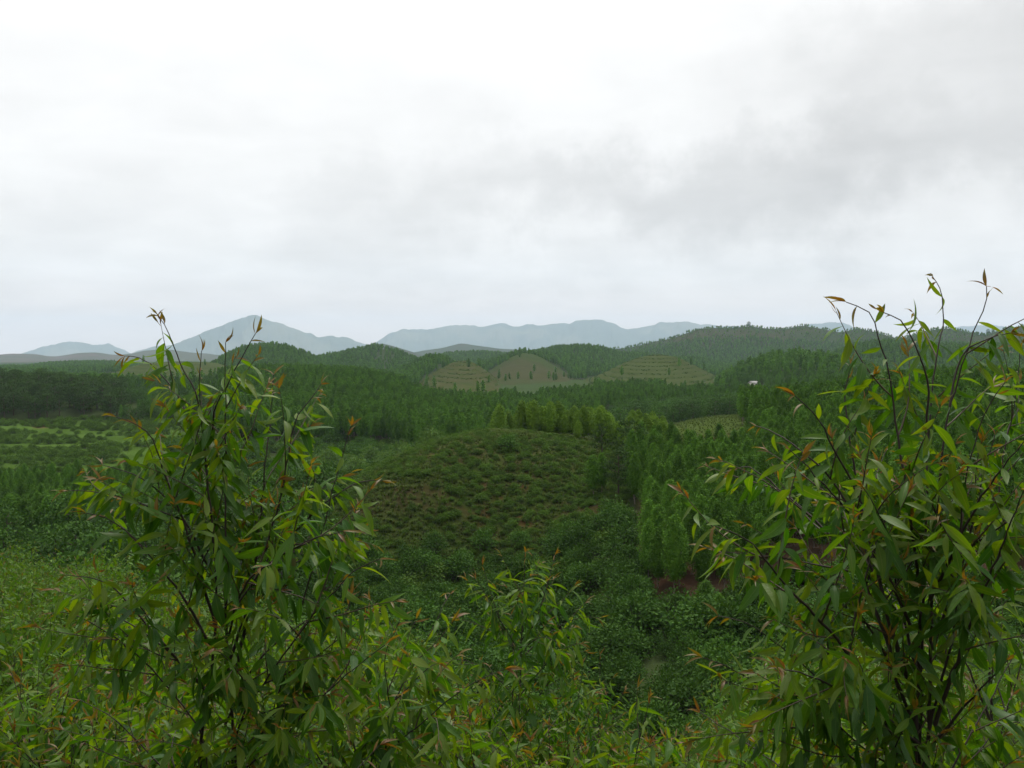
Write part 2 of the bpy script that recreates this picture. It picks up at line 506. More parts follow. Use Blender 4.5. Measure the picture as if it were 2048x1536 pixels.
def height(x, y, want_id=False, detail=True):
    r = np.maximum(np.hypot(x, y), 0.5)
    th = np.arctan2(x, y)
    lr = np.log(r)
    z = table(np.clip(th, -THM, THM), lr)
    wb = smooth(1.15, 1.9, np.abs(th))
    zback = -1.68 + 0.50 * np.clip(r - 3, 0, 130) - 0.02 * np.clip(r - 200, 0, 3000)      # unseen rise behind the eye, added to block sky light from there
    z = z * (1 - wb) + zback * wb
    far = smooth(750, 1100, r)
    z = z * (1 - far) + (-36.0 - 0.0105 * np.clip(r - 1000, 0, 30000)) * far
    if detail:
        for lam, amp in ((1.2, 0.05), (5.0, 0.16), (26.0, 0.7), (120.0, 1.6), (520.0, 6.0)):
            z = z + amp * 1.2 * smooth(lam * 0.8, lam * 3.5, r) * fbm(x / lam + 31.7, y / lam + 11.3, 2)
    # shallow gullies down the face of the scrubby hill
    gm = smooth(114, 132, r) * (1 - smooth(156, 171, r)) * smooth(-0.19, -0.14, th) * (1 - smooth(0.07, 0.11, th))
    if np.any(gm > 0):
        z = z - 2.6 * gm * np.abs(fbm(th * 26 + 2.2, r / 55, 3))
    hid = np.full(z.shape, -1)
    z0 = z.copy()
    if np.any(r > 600):
        for i, (kind, r0, wd, hth, hz) in enumerate(HR):
            sel = (r > r0 - 3.2 * wd) & (r < r0 + 3.2 * wd) & (th > hth[0]) & (th < hth[-1])
            if not np.any(sel):
                continue
            t, rr, zz = th[sel], r[sel], z0[sel]
            rid = np.interp(t, hth, hz)
            rid = (rid + np.interp(t - 0.004, hth, hz) + np.interp(t + 0.004, hth, hz)) / 3
            rc = r0 * (1 + 0.05 * fbm(t * 14 + i, t * 0 + i * 3.3, 3))
            u = (rr - rc) / wd
            sp_ = 1 - 0.16 * np.abs(fbm(x[sel] / (wd * 0.45) + i, y[sel] / (wd * 0.45), 3)) * np.abs(u)
            c = zz + (rid - zz) * np.exp(-np.abs(u) ** 1.7 * 1.1) * np.clip(sp_, 0.5, 1)
            c = c + 0.004 * r0 * 0.3 * fbm(x[sel] / (wd * 0.2), y[sel] / (wd * 0.2), 3) * np.exp(-u * u)
            if kind in ('terrace', 'grass'):
                st = 3.0
                cw = c + 1.3 * fbm(x[sel] / 45, y[sel] / 45, 2)
                q = np.floor(cw / st)
                c = c + ((q + smooth(0.3, 0.95, cw / st - q)) * st - cw) * 0.5
            zn = z[sel]
            better = c > zn + 0.3
            z[sel] = np.where(better, c, zn)
            h2 = hid[sel]
            h2[better] = i
            hid[sel] = h2
    z = z + EYE
    return (z, hid) if want_id else z


def gz(x, y):
    return float(height(np.array([float(x)]), np.array([float(y)]))[0])


# line of sight table used to leave out plants that the hills hide
_vth = np.linspace(-0.75, 0.75, 500)
_vr = np.geomspace(1.0, 9000, 720)
_A, _B = np.meshgrid(_vth, _vr, indexing='ij')
_vz = height(_B * np.sin(_A), _B * np.cos(_A), detail=False)
_run = np.maximum.accumulate((_vz - EYE) / _B, axis=1)


def seen(x, y, top, margin=0.012):
    r, th = np.hypot(x, y), np.arctan2(x, y)
    i = np.clip(((th + 0.75) / 1.5 * 499), 0, 499).astype(int)
    j = np.clip(np.searchsorted(_vr, r * 0.97) - 1, 0, 719)
    return ((top - EYE) / r >= _run[i, j] - margin) & (np.abs(th) < 0.62)


def px_of(x, y):
    return 1024 + F * x / np.maximum(y, 0.01)


COVER = {'forest': (0.028, 0.042, 0.015), 'terrace': (0.050, 0.048, 0.020), 'bare': (0.042, 0.045, 0.019), 'grass': (0.042, 0.054, 0.017),
         'dark': (0.022, 0.034, 0.015), 'scrub': (0.026, 0.04, 0.013), 'soil': (0.045, 0.05, 0.025)}


def cover(x, y, z, hid):
    r = np.hypot(x, y)
    px = np.where(y > 0, px_of(x, y), np.where(x < 0, -3000, 5000))
    n1, n2, n3 = fbm(x / 9, y / 9, 4), fbm(x / 2.2 + 5, y / 2.2, 3), fbm(x / 160, y / 160, 4)
    c = np.tile(np.array([0.028, 0.040, 0.014]), (len(x), 1))

    def put(mask, col):
        mask = np.clip(mask, 0, 1)[:, None]
        c[:] = c * (1 - mask) + np.array(col) * mask

    def box(a0, a1, r0, r1, fa=25, fr=4):
        return smooth(a0 - fa, a0 + fa, px) * (1 - smooth(a1 - fa, a1 + fa, px)) * smooth(r0 - fr, r0 + fr, r) * (1 - smooth(r1 - fr, r1 + fr, r))

    put((r < 65) * smooth(0.0, 0.35, n1 + 0.6 * n2), (0.05, 0.034, 0.018))
    put(box(850, 960, 28, 45, 30, 3) * 0.9, (0.21, 0.085, 0.04))
    put(box(1180, 1330, 24, 40, 40, 3) * smooth(-0.15, 0.3, n1), (0.19, 0.08, 0.04))
    hillm = box(640, 1240, 112, 190, 40, 6)
    put(hillm, (0.028, 0.042, 0.009))
    put(hillm * smooth(-0.05, 0.4, n1 + 0.5 * n2) * smooth(135, 146, r), (0.034, 0.028, 0.011))
    put(box(800, 1200, 163, 195, 50, 5) * smooth(-0.3, 0.2, n1), (0.065, 0.075, 0.024))
    put(box(960, 1060, 140, 152, 18, 3) * smooth(-0.25, 0.2, n1 + 0.4 * n2), (0.09, 0.036, 0.018))
    put(box(1280, 2600, 108, 225, 20, 4), (0.04, 0.026, 0.016))
    put(box(1285, 1400, 109, 121, 14, 2) * smooth(-0.4, 0.1, n1), (0.062, 0.034, 0.020))
    put(box(1262, 1300, 122, 140, 10, 4) * 0.2, (0.08, 0.036, 0.022))
    put(box(1260, 1520, 226, 315, 30, 8), (0.042, 0.062, 0.015))
    field = box(-900, 380, 285, 450, 40, 10)
    strip = np.sin(r / 5.2 + 2.5 * n3)
    put(field, (0.04, 0.072, 0.013))
    put(field * smooth(0.1, 0.8, strip), (0.05, 0.088, 0.017))
    put(field * smooth(0.1, 0.4, n3) * 0.8, (0.07, 0.06, 0.032))
    put(box(66, 92, 432, 443, 8, 3), (0.09, 0.045, 0.026))
    put(box(420, 1310, 320, 760, 40, 10), (0.026, 0.026, 0.014))
    put(box(1036, 1076, 562, 642, 6, 6), (0.06, 0.11, 0.02))
    put((r > 700) * (hid < 0) * 1.0, (0.035, 0.055, 0.02))
    for i, (kind, *_r) in enumerate(HR):
        m = (hid == i)
        if not m.any():
            continue
        put(m * 1.0, COVER[kind])
        if kind == 'bare':
            put(m * smooth(-0.25, 0.15, n3 + n1 * 0.4), (0.034, 0.050, 0.015))
        if kind == 'terrace':
            ph = (z / 3.0 + 0.9 * n1) % 1.0
            put(m * (0.35 + 0.65 * smooth(-0.3, 0.3, n3)), (0.044, 0.052, 0.017))
            put(m * smooth(0.3, 0.5, ph) * (1 - smooth(0.8, 1.0, ph)) * 0.8, (0.034, 0.050, 0.014))
        if kind == 'grass':
            ph = (z / 3.0) % 1.0
            put(m * smooth(0.3, 0.5, ph) * (1 - smooth(0.8, 1.0, ph)) * 0.7, (0.032, 0.048, 0.014))
        if kind == 'soil':
            put(m * smooth(0.0, 0.25, n3) * ((px < 240) & (px > -50)), (0.07, 0.055, 0.04))
        if kind == 'scrub':
            put(m * smooth(0.05, 0.35, n3), (0.034, 0.038, 0.015))
    return np.hstack([c, np.ones((len(x), 1))])


# ground sheet: rings of growing size round the eye
thd = np.linspace(-0.64, 0.64, 430)
ths = np.linspace(0.64, 2 * math.pi - 0.64, 60)[1:-1]
TH = np.concatenate([thd, ths])
RR = np.concatenate([np.geomspace(0.6, 60, 120)[:-1], np.geomspace(60, 240, 250)[:-1], np.geomspace(240, 1500, 380)[:-1], np.geomspace(1500, 5200, 120)[:-1], np.geomspace(5200, 25000, 70)])
nt, nr = len(TH), len(RR)
gx = (RR[:, None] * np.sin(TH)[None]).ravel()
gy = (RR[:, None] * np.cos(TH)[None]).ravel()
gzv, ghid = height(gx, gy, True)
gcol = cover(gx, gy, gzv, ghid)
ii, jj = np.meshgrid(np.arange(nr - 1), np.arange(nt), indexing='ij')
j2 = (jj + 1) % nt
quads = np.stack([ii * nt + jj, (ii + 1) * nt + jj, (ii + 1) * nt + j2, ii * nt + j2], -1).reshape(-1, 4)
gv = np.stack([gx, gy, gzv], 1)
me = make_mesh('ground', gv, quads[:, ::-1], [M['ground']], smooth_shade=True, col=gcol)
ground = tag(link('ground', me), 'rolling green hills and valley ground reaching the horizon', None, None, 'structure')
GROUND_MIN = float(gzv.min())


# far mountains, each a piece of terrain of its own
def mountain(name, label, r0, wd, pts, kind='structure'):
    px = np.array([p[0] for p in pts], float)
    hth = th_of(px)
    hz = (690 - np.array([p[1] for p in pts], float)) / F * np.cos(hth) * r0
    n, m = 300, 70
    t = np.linspace(hth[0], hth[-1], n)
    u = np.linspace(-2.2, 2.2, m)
    T, U = np.meshgrid(t, u, indexing='ij')
    R = r0 + U * wd
    x, y = R * np.sin(T), R * np.cos(T)
    rid = np.interp(T, hth, hz)
    for d in (0.003, -0.003):
        rid = rid + np.interp(T + d, hth, hz)
    rid = rid / 3
    b = -320.0
    spur = 1 - 0.45 * np.abs(fbm(T * 60, U * 1.3, 4)) * np.minimum(np.abs(U) * 1.6, 1.2)
    z = b + (rid - b) * np.exp(-np.abs(U) ** 1.5) * np.clip(spur, 0.4, 1) + 0.0016 * r0 * fbm(T * 160, U * 5, 3) * np.exp(-U * U)
    v = np.stack([x, y, z + EYE], -1).reshape(-1, 3)
    a, c = np.meshgrid(np.arange(n - 1), np.arange(m - 1), indexing='ij')
    q = np.stack([a * m + c, a * m + c + 1, (a + 1) * m + c + 1, (a + 1) * m + c], -1).reshape(-1, 4)
    cc = np.tile(np.array([0.05, 0.068, 0.035, 1.0]), (len(v), 1))
    nn = fbm(x.ravel() / 500, y.ravel() / 500, 4)
    cc[:, :3] += (smooth(0, 0.4, nn)[:, None]) * np.array([0.04, 0.03, 0.02])
    me = make_mesh(name, v, q, [M['ground']], smooth_shade=True, col=cc)
    return tag(link(name, me), label, None, None, kind)


mountain('mountain', 'pointed blue mountain, the highest on the skyline', 17500, 1300,
         [(200, 730), (290, 697), (350, 688), (400, 668), (440, 652), (480, 636), (500, 631), (515, 630), (540, 640), (600, 660), (640, 674), (660, 671), (690, 674), (720, 684), (760, 692), (840, 725)])
mountain('mountain_range', 'long pale blue mountain range with several rounded tops', 19500, 1400,
         [(700, 725), (740, 692), (770, 672), (800, 659), (822, 657), (845, 660), (880, 654), (905, 650), (930, 649), (960, 654), (1000, 645), (1025, 650), (1045, 652), (1058, 648), (1080, 650), (1110, 646), (1130, 647), (1160, 640), (1190, 637), (1220, 644), (1250, 657), (1270, 657), (1320, 645), (1360, 641), (1400, 648), (1450, 653), (1480, 651), (1560, 690), (1620, 720)])
mountain('low_mountain', 'low pale blue mountain on the horizon at far left', 21000, 1300,
         [(-60, 725), (40, 708), (70, 698), (100, 688), (130, 683), (150, 684), (180, 688), (215, 687), (232, 692), (260, 706), (330, 725)])
mountain('rounded_mountain', 'small rounded blue mountain behind the long dark ridge', 20000, 1200,
         [(1500, 720), (1580, 662), (1620, 646), (1660, 643), (1690, 647), (1720, 660), (1780, 690), (1840, 720)])
mountain('faint_mountain', 'faintest pale mountain seen behind the tall leafy shoots', 23500, 700,
         [(1780, 720), (1860, 672), (1920, 652), (1960, 648), (2010, 652), (2100, 660), (2300, 665), (2500, 700)])

# ------------------------------------------------------------------ plant geometry
def unit(v):
    return v / np.maximum(np.linalg.norm(v, axis=-1, keepdims=True), 1e-9)


def diamonds(pos, axis, L, Wd, g, face=None):
    """one leaf-shaped quad at each POS, pointing along AXIS, its upper side turned towards FACE"""
    n = len(pos)
    axis = unit(axis)
    nr = unit(g.normal(size=(n, 3)))
    if face is not None:
        nr = unit(unit(face) + nr * 0.75)
    side = unit(np.cross(axis, nr))
    L, Wd = np.broadcast_to(L, n)[:, None], np.broadcast_to(Wd, n)[:, None]
    p0, p2 = pos - axis * L * 0.5, pos + axis * L * 0.5
    mid = pos - axis * L * 0.06
    v = np.stack([p0, mid + side * Wd * 0.5, p2, mid - side * Wd * 0.5], 1).reshape(-1, 3)
    return v, np.arange(4 * n).reshape(-1, 4)


def tube(pts, r0, r1, sides=5):
    pts = np.asarray(pts, float)
    n = len(pts)
    d = unit(np.gradient(pts, axis=0))
    up = np.array([0.31, 0.93, 0.17])
    a = unit(np.cross(d, up))
    b = np.cross(d, a)
    rad = np.linspace(r0, r1, n)[:, None, None]
    ang = np.linspace(0, 2 * math.pi, sides, endpoint=False)
    ring = pts[:, None] + rad * (a[:, None] * np.cos(ang)[None, :, None] + b[:, None] * np.sin(ang)[None, :, None])
    v = ring.reshape(-1, 3)
    i, j = np.meshgrid(np.arange(n - 1), np.arange(sides), indexing='ij')
    k = (j + 1) % sides
    f = np.stack([i * sides + j, i * sides + k, (i + 1) * sides + k, (i + 1) * sides + j], -1).reshape(-1, 4)
    return v, f


def merge(parts):
    vs, fs, ms, o = [], [], [], 0
    for v, f, m in parts:
        vs.append(v)
        fs.append(f + o)
        ms.append(np.full(len(f), m))
        o += len(v)
    return np.vstack(vs), np.vstack(fs), np.concatenate(ms)


def euc_parts(g, H, R, n_cl, n_lf, L, Wd, base=0.2):
    """plantation eucalyptus: straight thin trunk, rounded cone of fine foliage"""
    tr = [(0, 0, -0.3), (g.normal() * 0.02 * H, g.normal() * 0.02 * H, H * 0.4), (g.normal() * 0.02 * H, g.normal() * 0.02 * H, H * 0.93)]
    tv, tf = tube(tr, 0.011 * H, 0.003 * H, 5)
    wood = [(tv, tf, 0)]
    t = (np.arange(n_cl) + 0.5) / n_cl
    t = t ** 0.8

    def bullet(q):
        return np.minimum(1, 0.38 + 1.9 * q) * (1 - q ** 2.2) ** 0.66

    prof = bullet(t)
    # inner foliage simplified to a closed core, added to block light inside the crown
    cr, ca = np.linspace(0.03, 0.94, 7), np.linspace(0, 6.283, 9, endpoint=False)
    core = np.array([[0.55 * R * bullet(np.array([q]))[0] * (0.9 + 0.2 * g.random()) * math.cos(a_), 0.55 * R * bullet(np.array([q]))[0] * (0.9 + 0.2 * g.random()) * math.sin(a_), H * (base + (1 - base) * q) - 0.04 * H] for q in cr for a_ in ca])
    ci, cj = np.meshgrid(np.arange(6), np.arange(9), indexing='ij')
    ck = (cj + 1) % 9
    coref = np.stack([ci * 9 + cj, ci * 9 + ck, (ci + 1) * 9 + ck, (ci + 1) * 9 + cj], -1).reshape(-1, 4)
    az = np.arange(n_cl) * 2.399 + g.random(n_cl) * 0.8
    rr = R * prof * (0.62 + 0.34 * g.random(n_cl))
    z = H * (base + (1 - base) * t) - 0.03 * H
    cen = np.stack([rr * np.cos(az), rr * np.sin(az), z], 1)
    for k in range(0, n_cl, 5):
        e = cen[k]
        a, b = tube([(0, 0, e[2] - 0.12 * H * 0.6), tuple(e * np.array([0.5, 0.5, 1]) - np.array([0, 0, 0.03 * H])), tuple(e)], 0.004 * H, 0.0015 * H, 3)
        wood.append((a, b, 0))
    pos = np.repeat(cen, n_lf, 0)
    spread = (R * 0.13 * (0.6 + 0.6 * np.repeat(prof, n_lf)))[:, None]
    pos = pos + g.normal(size=pos.shape) * spread * np.array([1, 1, 1.25])
    out = unit(pos * np.array([1, 1, 0]))
    ax = out * 0.5 + np.array([0, 0, -0.35]) + g.normal(size=pos.shape) * 0.55
    lv, lf = diamonds(pos, ax, L * (0.7 + 0.6 * g.random(len(pos))), Wd * (0.7 + 0.6 * g.random(len(pos))), g, out * 0.75 + np.array([0, 0, 1]) * (-0.35 + 1.7 * np.repeat(t, n_lf)[:, None]))
    return merge(wood)[:2], merge([(lv, lf, 0), (core, coref, 0)])[:2]


def blob_parts(g, H, R, n_cl, n_lf, L, Wd, layers=0.0, base=0.3, up=0.3, lean=0.0):
    """round-crowned or layered (pine) tree: boughs carrying clumps of foliage"""
    lx, ly = g.normal() * lean, g.normal() * lean
    tr = [(0, 0, -0.4), (lx * 0.3, ly * 0.3, H * 0.35), (lx, ly, H * 0.85)]
    tv, tf = tube(tr, 0.028 * H, 0.008 * H, 6)
    wood = [(tv, tf, 0)]
    cen = []
    for k in range(n_cl):
        t = (k + 0.5) / n_cl
        z = base + (1 - base) * t
        prof = math.sqrt(max(0.05, 1 - (2 * (t ** 0.9) - 0.85) ** 2 / 1.35))
        az = k * 2.399 + g.random() * 1.2
        rad = R * prof * (0.5 + 0.55 * g.random())
        c = np.array([lx * z + rad * math.cos(az), ly * z + rad * math.sin(az), H * (z + g.normal() * 0.02) - 0.06 * H])
        cen.append(c)
        if k % 2 == 0:
            s = np.array([lx * z * 0.8, ly * z * 0.8, c[2] - 0.10 * H])
            a, b = tube([s, s * 0.4 + c * 0.6 + np.array([0, 0, -0.02 * H]), c], 0.009 * H, 0.003 * H, 4)
            wood.append((a, b, 0))
    cen = np.array(cen)
    pos = np.repeat(cen, n_lf, 0)
    pos = pos + g.normal(size=pos.shape) * R * 0.21 * np.array([1, 1, 0.75 * (1 - layers) + 0.22 * layers])
    ax = g.normal(size=pos.shape) + np.array([0, 0, up])
    lv, lf = diamonds(pos, ax, L * (0.7 + 0.6 * g.random(len(pos))), Wd * (0.7 + 0.6 * g.random(len(pos))), g, (pos - np.repeat(cen, n_lf, 0)) / R * 2 + unit(pos * np.array([1, 1, 0])) * 0.5 + np.array([0, 0, 0.8]))
    return merge(wood)[:2], (lv, lf)


def bush_parts(g, H, R, n_cl, n_lf, L, Wd):
    wood, cen = [], []
    for k in range(n_cl):
        az, q = k * 2.399 + g.random(), math.sqrt((k + 0.5) / n_cl)
        c = np.array([R * 0.8 * q * math.cos(az), R * 0.8 * q * math.sin(az), H * (0.80 - 0.5 * q * q) * (0.75 + 0.4 * g.random())])
        cen.append(c)
        a, b = tube([(c[0] * 0.1, c[1] * 0.1, -0.15), tuple(c * np.array([0.6, 0.6, 0.6])), tuple(c)], 0.02 * H, 0.006 * H, 3)
        wood.append((a, b, 0))
    pos = np.repeat(np.array(cen), n_lf, 0)
    pos = pos + g.normal(size=pos.shape) * R * 0.2 * np.array([1, 1, 0.9])
    pos[:, 2] = np.maximum(pos[:, 2], 0.02)
    ax = unit(pos * np.array([1, 1, 0.4])) * 0.7 + g.normal(size=pos.shape) * 0.6
    lv, lf = diamonds(pos, ax, L * (0.7 + 0.6 * g.random(len(pos))), Wd * (0.7 + 0.6 * g.random(len(pos))), g, unit(pos * np.array([1, 1, 0])) * 0.6 + np.array([0, 0, 0.8]))
    return merge(wood)[:2], (lv, lf)


def tuft_mesh(name, g, n, H, spread, mat, wd=0.02):
    """grass tussock of arching blades"""
    az = g.random(n) * 6.283
    ln = H * (0.6 + 0.5 * g.random(n))
    lean = spread * (0.3 + 0.9 * g.random(n))
    o = np.stack([np.cos(az), np.sin(az), 0 * az], 1)
    s = np.stack([-np.sin(az), np.cos(az), 0 * az], 1)
    b = o * (0.12 * spread) * g.random((n, 1))
    m = b + o * lean[:, None] * 0.35 + np.array([0, 0, 1]) * (ln * 0.65)[:, None]
    e = b + o * lean[:, None] * 1.1 + np.array([0, 0, 1]) * (ln * 0.85)[:, None]
    w2 = wd * 0.5
    v = np.stack([b - s * w2, b + s * w2, m + s * w2 * 0.9, m - s * w2 * 0.9, e + s * w2 * 0.15, e - s * w2 * 0.15], 1).reshape(-1, 3)
    k = np.arange(n)[:, None] * 6
    f = np.concatenate([k + np.array([0, 1, 2, 3]), k + np.array([3, 2, 4, 5])], 0)
    return make_mesh(name, v, f, [mat])


def two_meshes(name, parts, wood_mat, leaf_mat_):
    (wv, wf), (lv, lf) = parts
    a = make_mesh(name + '_trunk', wv, wf, [wood_mat], smooth_shade=True)
    b = make_mesh(name + '_crown', lv, lf, [leaf_mat_])
    v, f, mi = merge([(wv, wf, 0), (lv, lf, 1)])
    c = make_mesh(name + '_whole', v, f, [wood_mat, leaf_mat_], mi)
    return a, b, c


def g_(seed):
    return np.random.default_rng(seed)


EUC = [two_meshes('eucalyptus', euc_parts(g_(100 + k), 7.4, 1.38, 130, 24, 0.23, 0.12, 0.22), M['trunk'], M['euc']) for k in range(4)]
EUCP = [two_meshes('pale_eucalyptus', euc_parts(g_(130 + k), 5.8, 1.3, 80, 20, 0.28, 0.14, 0.1), M['trunk'], M['euc_pale']) for k in range(3)]
EUCF = [two_meshes('far_eucalyptus', euc_parts(g_(160 + k), 10.0, 1.5, 56, 14, 0.5, 0.28, 0.26), M['trunk'], M['euc'])[2] for k in range(3)]
EUCFF = [two_meshes('distant_eucalyptus', euc_parts(g_(190 + k), 10.0, 2.1, 24, 5, 1.2, 0.7), M['trunk'], M['euc'])[2] for k in range(3)]
PINE = [two_meshes('pine', blob_parts(g_(220 + k), 10.0, 3.2, 26, 40, 0.75, 0.22, 0.75, 0.3, 0.6, 0.5), M['pinebark'], M['pine']) for k in range(3)]
BROAD = [two_meshes('broadleaf', blob_parts(g_(250 + k), 8.0, 3.6, 34, 30, 0.6, 0.36, 0.0, 0.22, 0.2, 0.3), M['pinebark'], M['broad']) for k in range(3)]
BUSH = [two_meshes('bush', bush_parts(g_(280 + k), 1.5, 1.25, 16, 34, 0.26, 0.14), M['bark'], M['bush']) for k in range(4)]
BIGB = [two_meshes('big_bush', bush_parts(g_(300 + k), 2.8, 2.1, 30, 36, 0.30, 0.17), M['bark'], M['broad']) for k in range(3)]
PALE = [two_meshes('pale_shrub', bush_parts(g_(320 + k), 5.0, 3.2, 34, 34, 0.6, 0.22), M['bark'], M['pale']) for k in range(3)]
TUFT = [tuft_mesh('tussock', g_(340 + k), 46, 0.9, 0.55, M['grass'], 0.035) for k in range(2)] + [tuft_mesh('dry_tussock', g_(350), 40, 0.7, 0.5, M['dry'], 0.035)]


# ------------------------------------------------------------------ planting
def grid(px0, px1, r0, r1, sp, jit=0.35, g=rng, rows=0.0):
    """planting positions on a jittered world grid inside a sector of the land"""
    t0, t1 = float(th_of(px0)), float(th_of(px1))
    xs = [r * math.sin(t) for r in (r0, r1) for t in (t0, t1, 0 if t0 < 0 < t1 else t0)]
    x0, x1, y0, y1 = min(xs), max(xs), r0 * math.cos(max(abs(t0), abs(t1))), r1
    ca, sa = math.cos(rows), math.sin(rows)
    d = math.hypot(x1 - x0, y1 - y0) / 2 + sp
    n = int(2 * d / sp) + 1
    a, b = np.meshgrid(np.arange(n) * sp - d, np.arange(n) * sp - d)
    a, b = a.ravel() + g.normal(size=n * n) * sp * jit * 0.5, b.ravel() + g.normal(size=n * n) * sp * jit * 0.5
    x, y = (x0 + x1) / 2 + a * ca - b * sa, (y0 + y1) / 2 + a * sa + b * ca
    r, th = np.hypot(x, y), np.arctan2(x, y)
    k = (r > r0) & (r < r1) & (th > t0) & (th < t1)
    return x[k], y[k]


def part_of(v, cuts, names):
    """the name of the stretch that V falls into"""
    return names[sum(v > c for c in cuts)]


FIVE = ('far left', 'left of centre', 'centre', 'right of centre', 'far right')


def place_tree(name, meshes, x, y, z, s, rot, label, cat, group, parts=True, names=('trunk', 'crown')):
    if not parts:
        o = link(name, meshes[2])
    else:
        o = link(name, None)
        o.empty_display_size = 0.2
        for nm, me_ in zip(names, meshes[:2]):
            link(nm, me_, o)
    o.location = (x, y, z)
    o.rotation_euler = (0, 0, rot)
    o.scale = (s[0], s[0], s[1])
    return tag(o, label, cat, group)


def scatter_group(sources):
    ng = bpy.data.node_groups.new('planting', 'GeometryNodeTree')
    ng.interface.new_socket('Geometry', in_out='INPUT', socket_type='NodeSocketGeometry')
    ng.interface.new_socket('Geometry', in_out='OUTPUT', socket_type='NodeSocketGeometry')
    n = ng.nodes
    gi, go = n.new('NodeGroupInput'), n.new('NodeGroupOutput')
    jn = n.new('GeometryNodeJoinGeometry')
    for s in sources:
        oi = n.new('GeometryNodeObjectInfo')
        oi.inputs['Object'].default_value = s
        oi.inputs['As Instance'].default_value = True
        ng.links.new(oi.outputs['Geometry'], jn.inputs[0])
    ip = n.new('GeometryNodeInstanceOnPoints')
    ng.links.new(gi.outputs[0], ip.inputs['Points'])
    ng.links.new(jn.outputs[0], ip.inputs['Instance'])
    ip.inputs['Pick Instance'].default_value = True
    for nm, ty, sock in (('variant', 'INT', 'Instance Index'), ('turn', 'FLOAT_VECTOR', 'Rotation'), ('size', 'FLOAT_VECTOR', 'Scale')):
        na = n.new('GeometryNodeInputNamedAttribute')
        na.data_type = ty
        na.inputs['Name'].default_value = nm
        ng.links.new(na.outputs['Attribute'], ip.inputs[sock])
    ng.links.new(ip.outputs[0], go.inputs[0])
    return ng


def plant_mass(name, label, sources, x, y, smin, smax, g, tall=1.0, sink=0.1):
    """one object that holds a wood or ground cover nobody could count"""
    n = len(x)
    z = height(x, y) - sink
    me_ = bpy.data.meshes.new(name)
    me_.vertices.add(n)
    me_.vertices.foreach_set('co', np.stack([x, y, z], 1).astype(np.float32).ravel())
    a = me_.attributes.new('variant', 'INT', 'POINT')
    a.data.foreach_set('value', g.integers(0, len(sources), n).astype(np.int32))
    a = me_.attributes.new('turn', 'FLOAT_VECTOR', 'POINT')
    tv = np.zeros((n, 3), np.float32)
    tv[:, 2] = g.random(n) * 6.283
    tv[:, :2] = g.normal(size=(n, 2)) * 0.05
    a.data.foreach_set('vector', tv.ravel())
    s = smin + (smax - smin) * g.random(n)
    a = me_.attributes.new('size', 'FLOAT_VECTOR', 'POINT')
    a.data.foreach_set('vector', np.stack([s, s, s * tall * (0.9 + 0.2 * g.random(n))], 1).astype(np.float32).ravel())
    me_.update()
    o = link(name, me_)
    md = o.modifiers.new('planting', 'NODES')
    md.node_group = scatter_group(sources)
    return tag(o, label, None, None, 'stuff')


def sources_of(meshes):
    """objects whose meshes the masses repeat (never linked to the scene)"""
    return [bpy.data.objects.new(m.name + '_source', m) for m in meshes]


SRC_EUC, SRC_EUCP, SRC_EUCF, SRC_EUCFF = sources_of([e[2] for e in EUC]), sources_of([e[2] for e in EUCP]), sources_of(EUCF), sources_of(EUCFF)
SRC_BUSH, SRC_TUFT, SRC_PINE, SRC_BROAD, SRC_BIGB = sources_of([b[2] for b in BUSH]), sources_of(TUFT), sources_of([p[2] for p in PINE]), sources_of([p[2] for p in BROAD]), sources_of([p[2] for p in BIGB])

# --- the eucalyptus stand on the slope across the gully, nearest 170 as single trees
g = g_(11)
x, y = grid(1262, 2350, 108, 222, 3.05, 0.32, g, 0.35)
z = height(x, y)
px, r = px_of(x, y), np.hypot(x, y)
edge = 110 + 9 * np.sin(px / 60.0) + np.where(px > 1400, 4, 0)
clear = (r > edge) & ((px > 1500) | (r < 186)) & ((px > 1285) | (r > 140)) & ~((px < 1304) & (r > 120) & (r < 136))
vis = seen(x, y, z + 7) & clear
x, y, z = x[vis], y[vis], z[vis]
o_ = np.argsort(np.hypot(x, y) + np.where(px_of(x, y) > 1600, 40, 0))
x, y, z = x[o_], y[o_], z[o_]
NS = 200
ORD = ['first', 'second', 'third', 'fourth', 'fifth', 'sixth', 'seventh', 'eighth', 'ninth', 'tenth', 'eleventh', 'twelfth', 'thirteenth', 'fourteenth', 'fifteenth', 'sixteenth']
fr_ = [k for k in range(min(NS, len(x))) if math.hypot(x[k], y[k]) < 125]
front = {k: i for i, k in enumerate(sorted(fr_, key=lambda k: px_of(x[k], y[k]))[:16])}
for k in range(min(NS, len(x))):
    s = 0.85 + 0.3 * g.random()
    rr_ = math.hypot(x[k], y[k])
    row = 'middle rows of the plantation across the gully' if rr_ < 150 else 'upper rows of the plantation across the gully'
    place_tree('eucalyptus_tree', EUC[k % 4], x[k], y[k], z[k] - 0.1, (s, s * (0.92 + 0.2 * g.random())), g.random() * 6.28,
               ('slender eucalyptus, %s from the gully along the front edge of the plantation' % ORD[front[k]]) if k in front else 'slender eucalyptus in the ' + row + ', ' + part_of(px_of(x[k], y[k]), (1350, 1430, 1510, 1590), FIVE),
               'tree', 'eucalyptus trees in the plantation across the gully', parts=rr_ < 150)
if len(x) > NS:
    plant_mass('eucalyptus_stand', 'dense upper part of the eucalyptus plantation behind the single crowns', SRC_EUC, x[NS:], y[NS:], 0.8, 1.1, g)

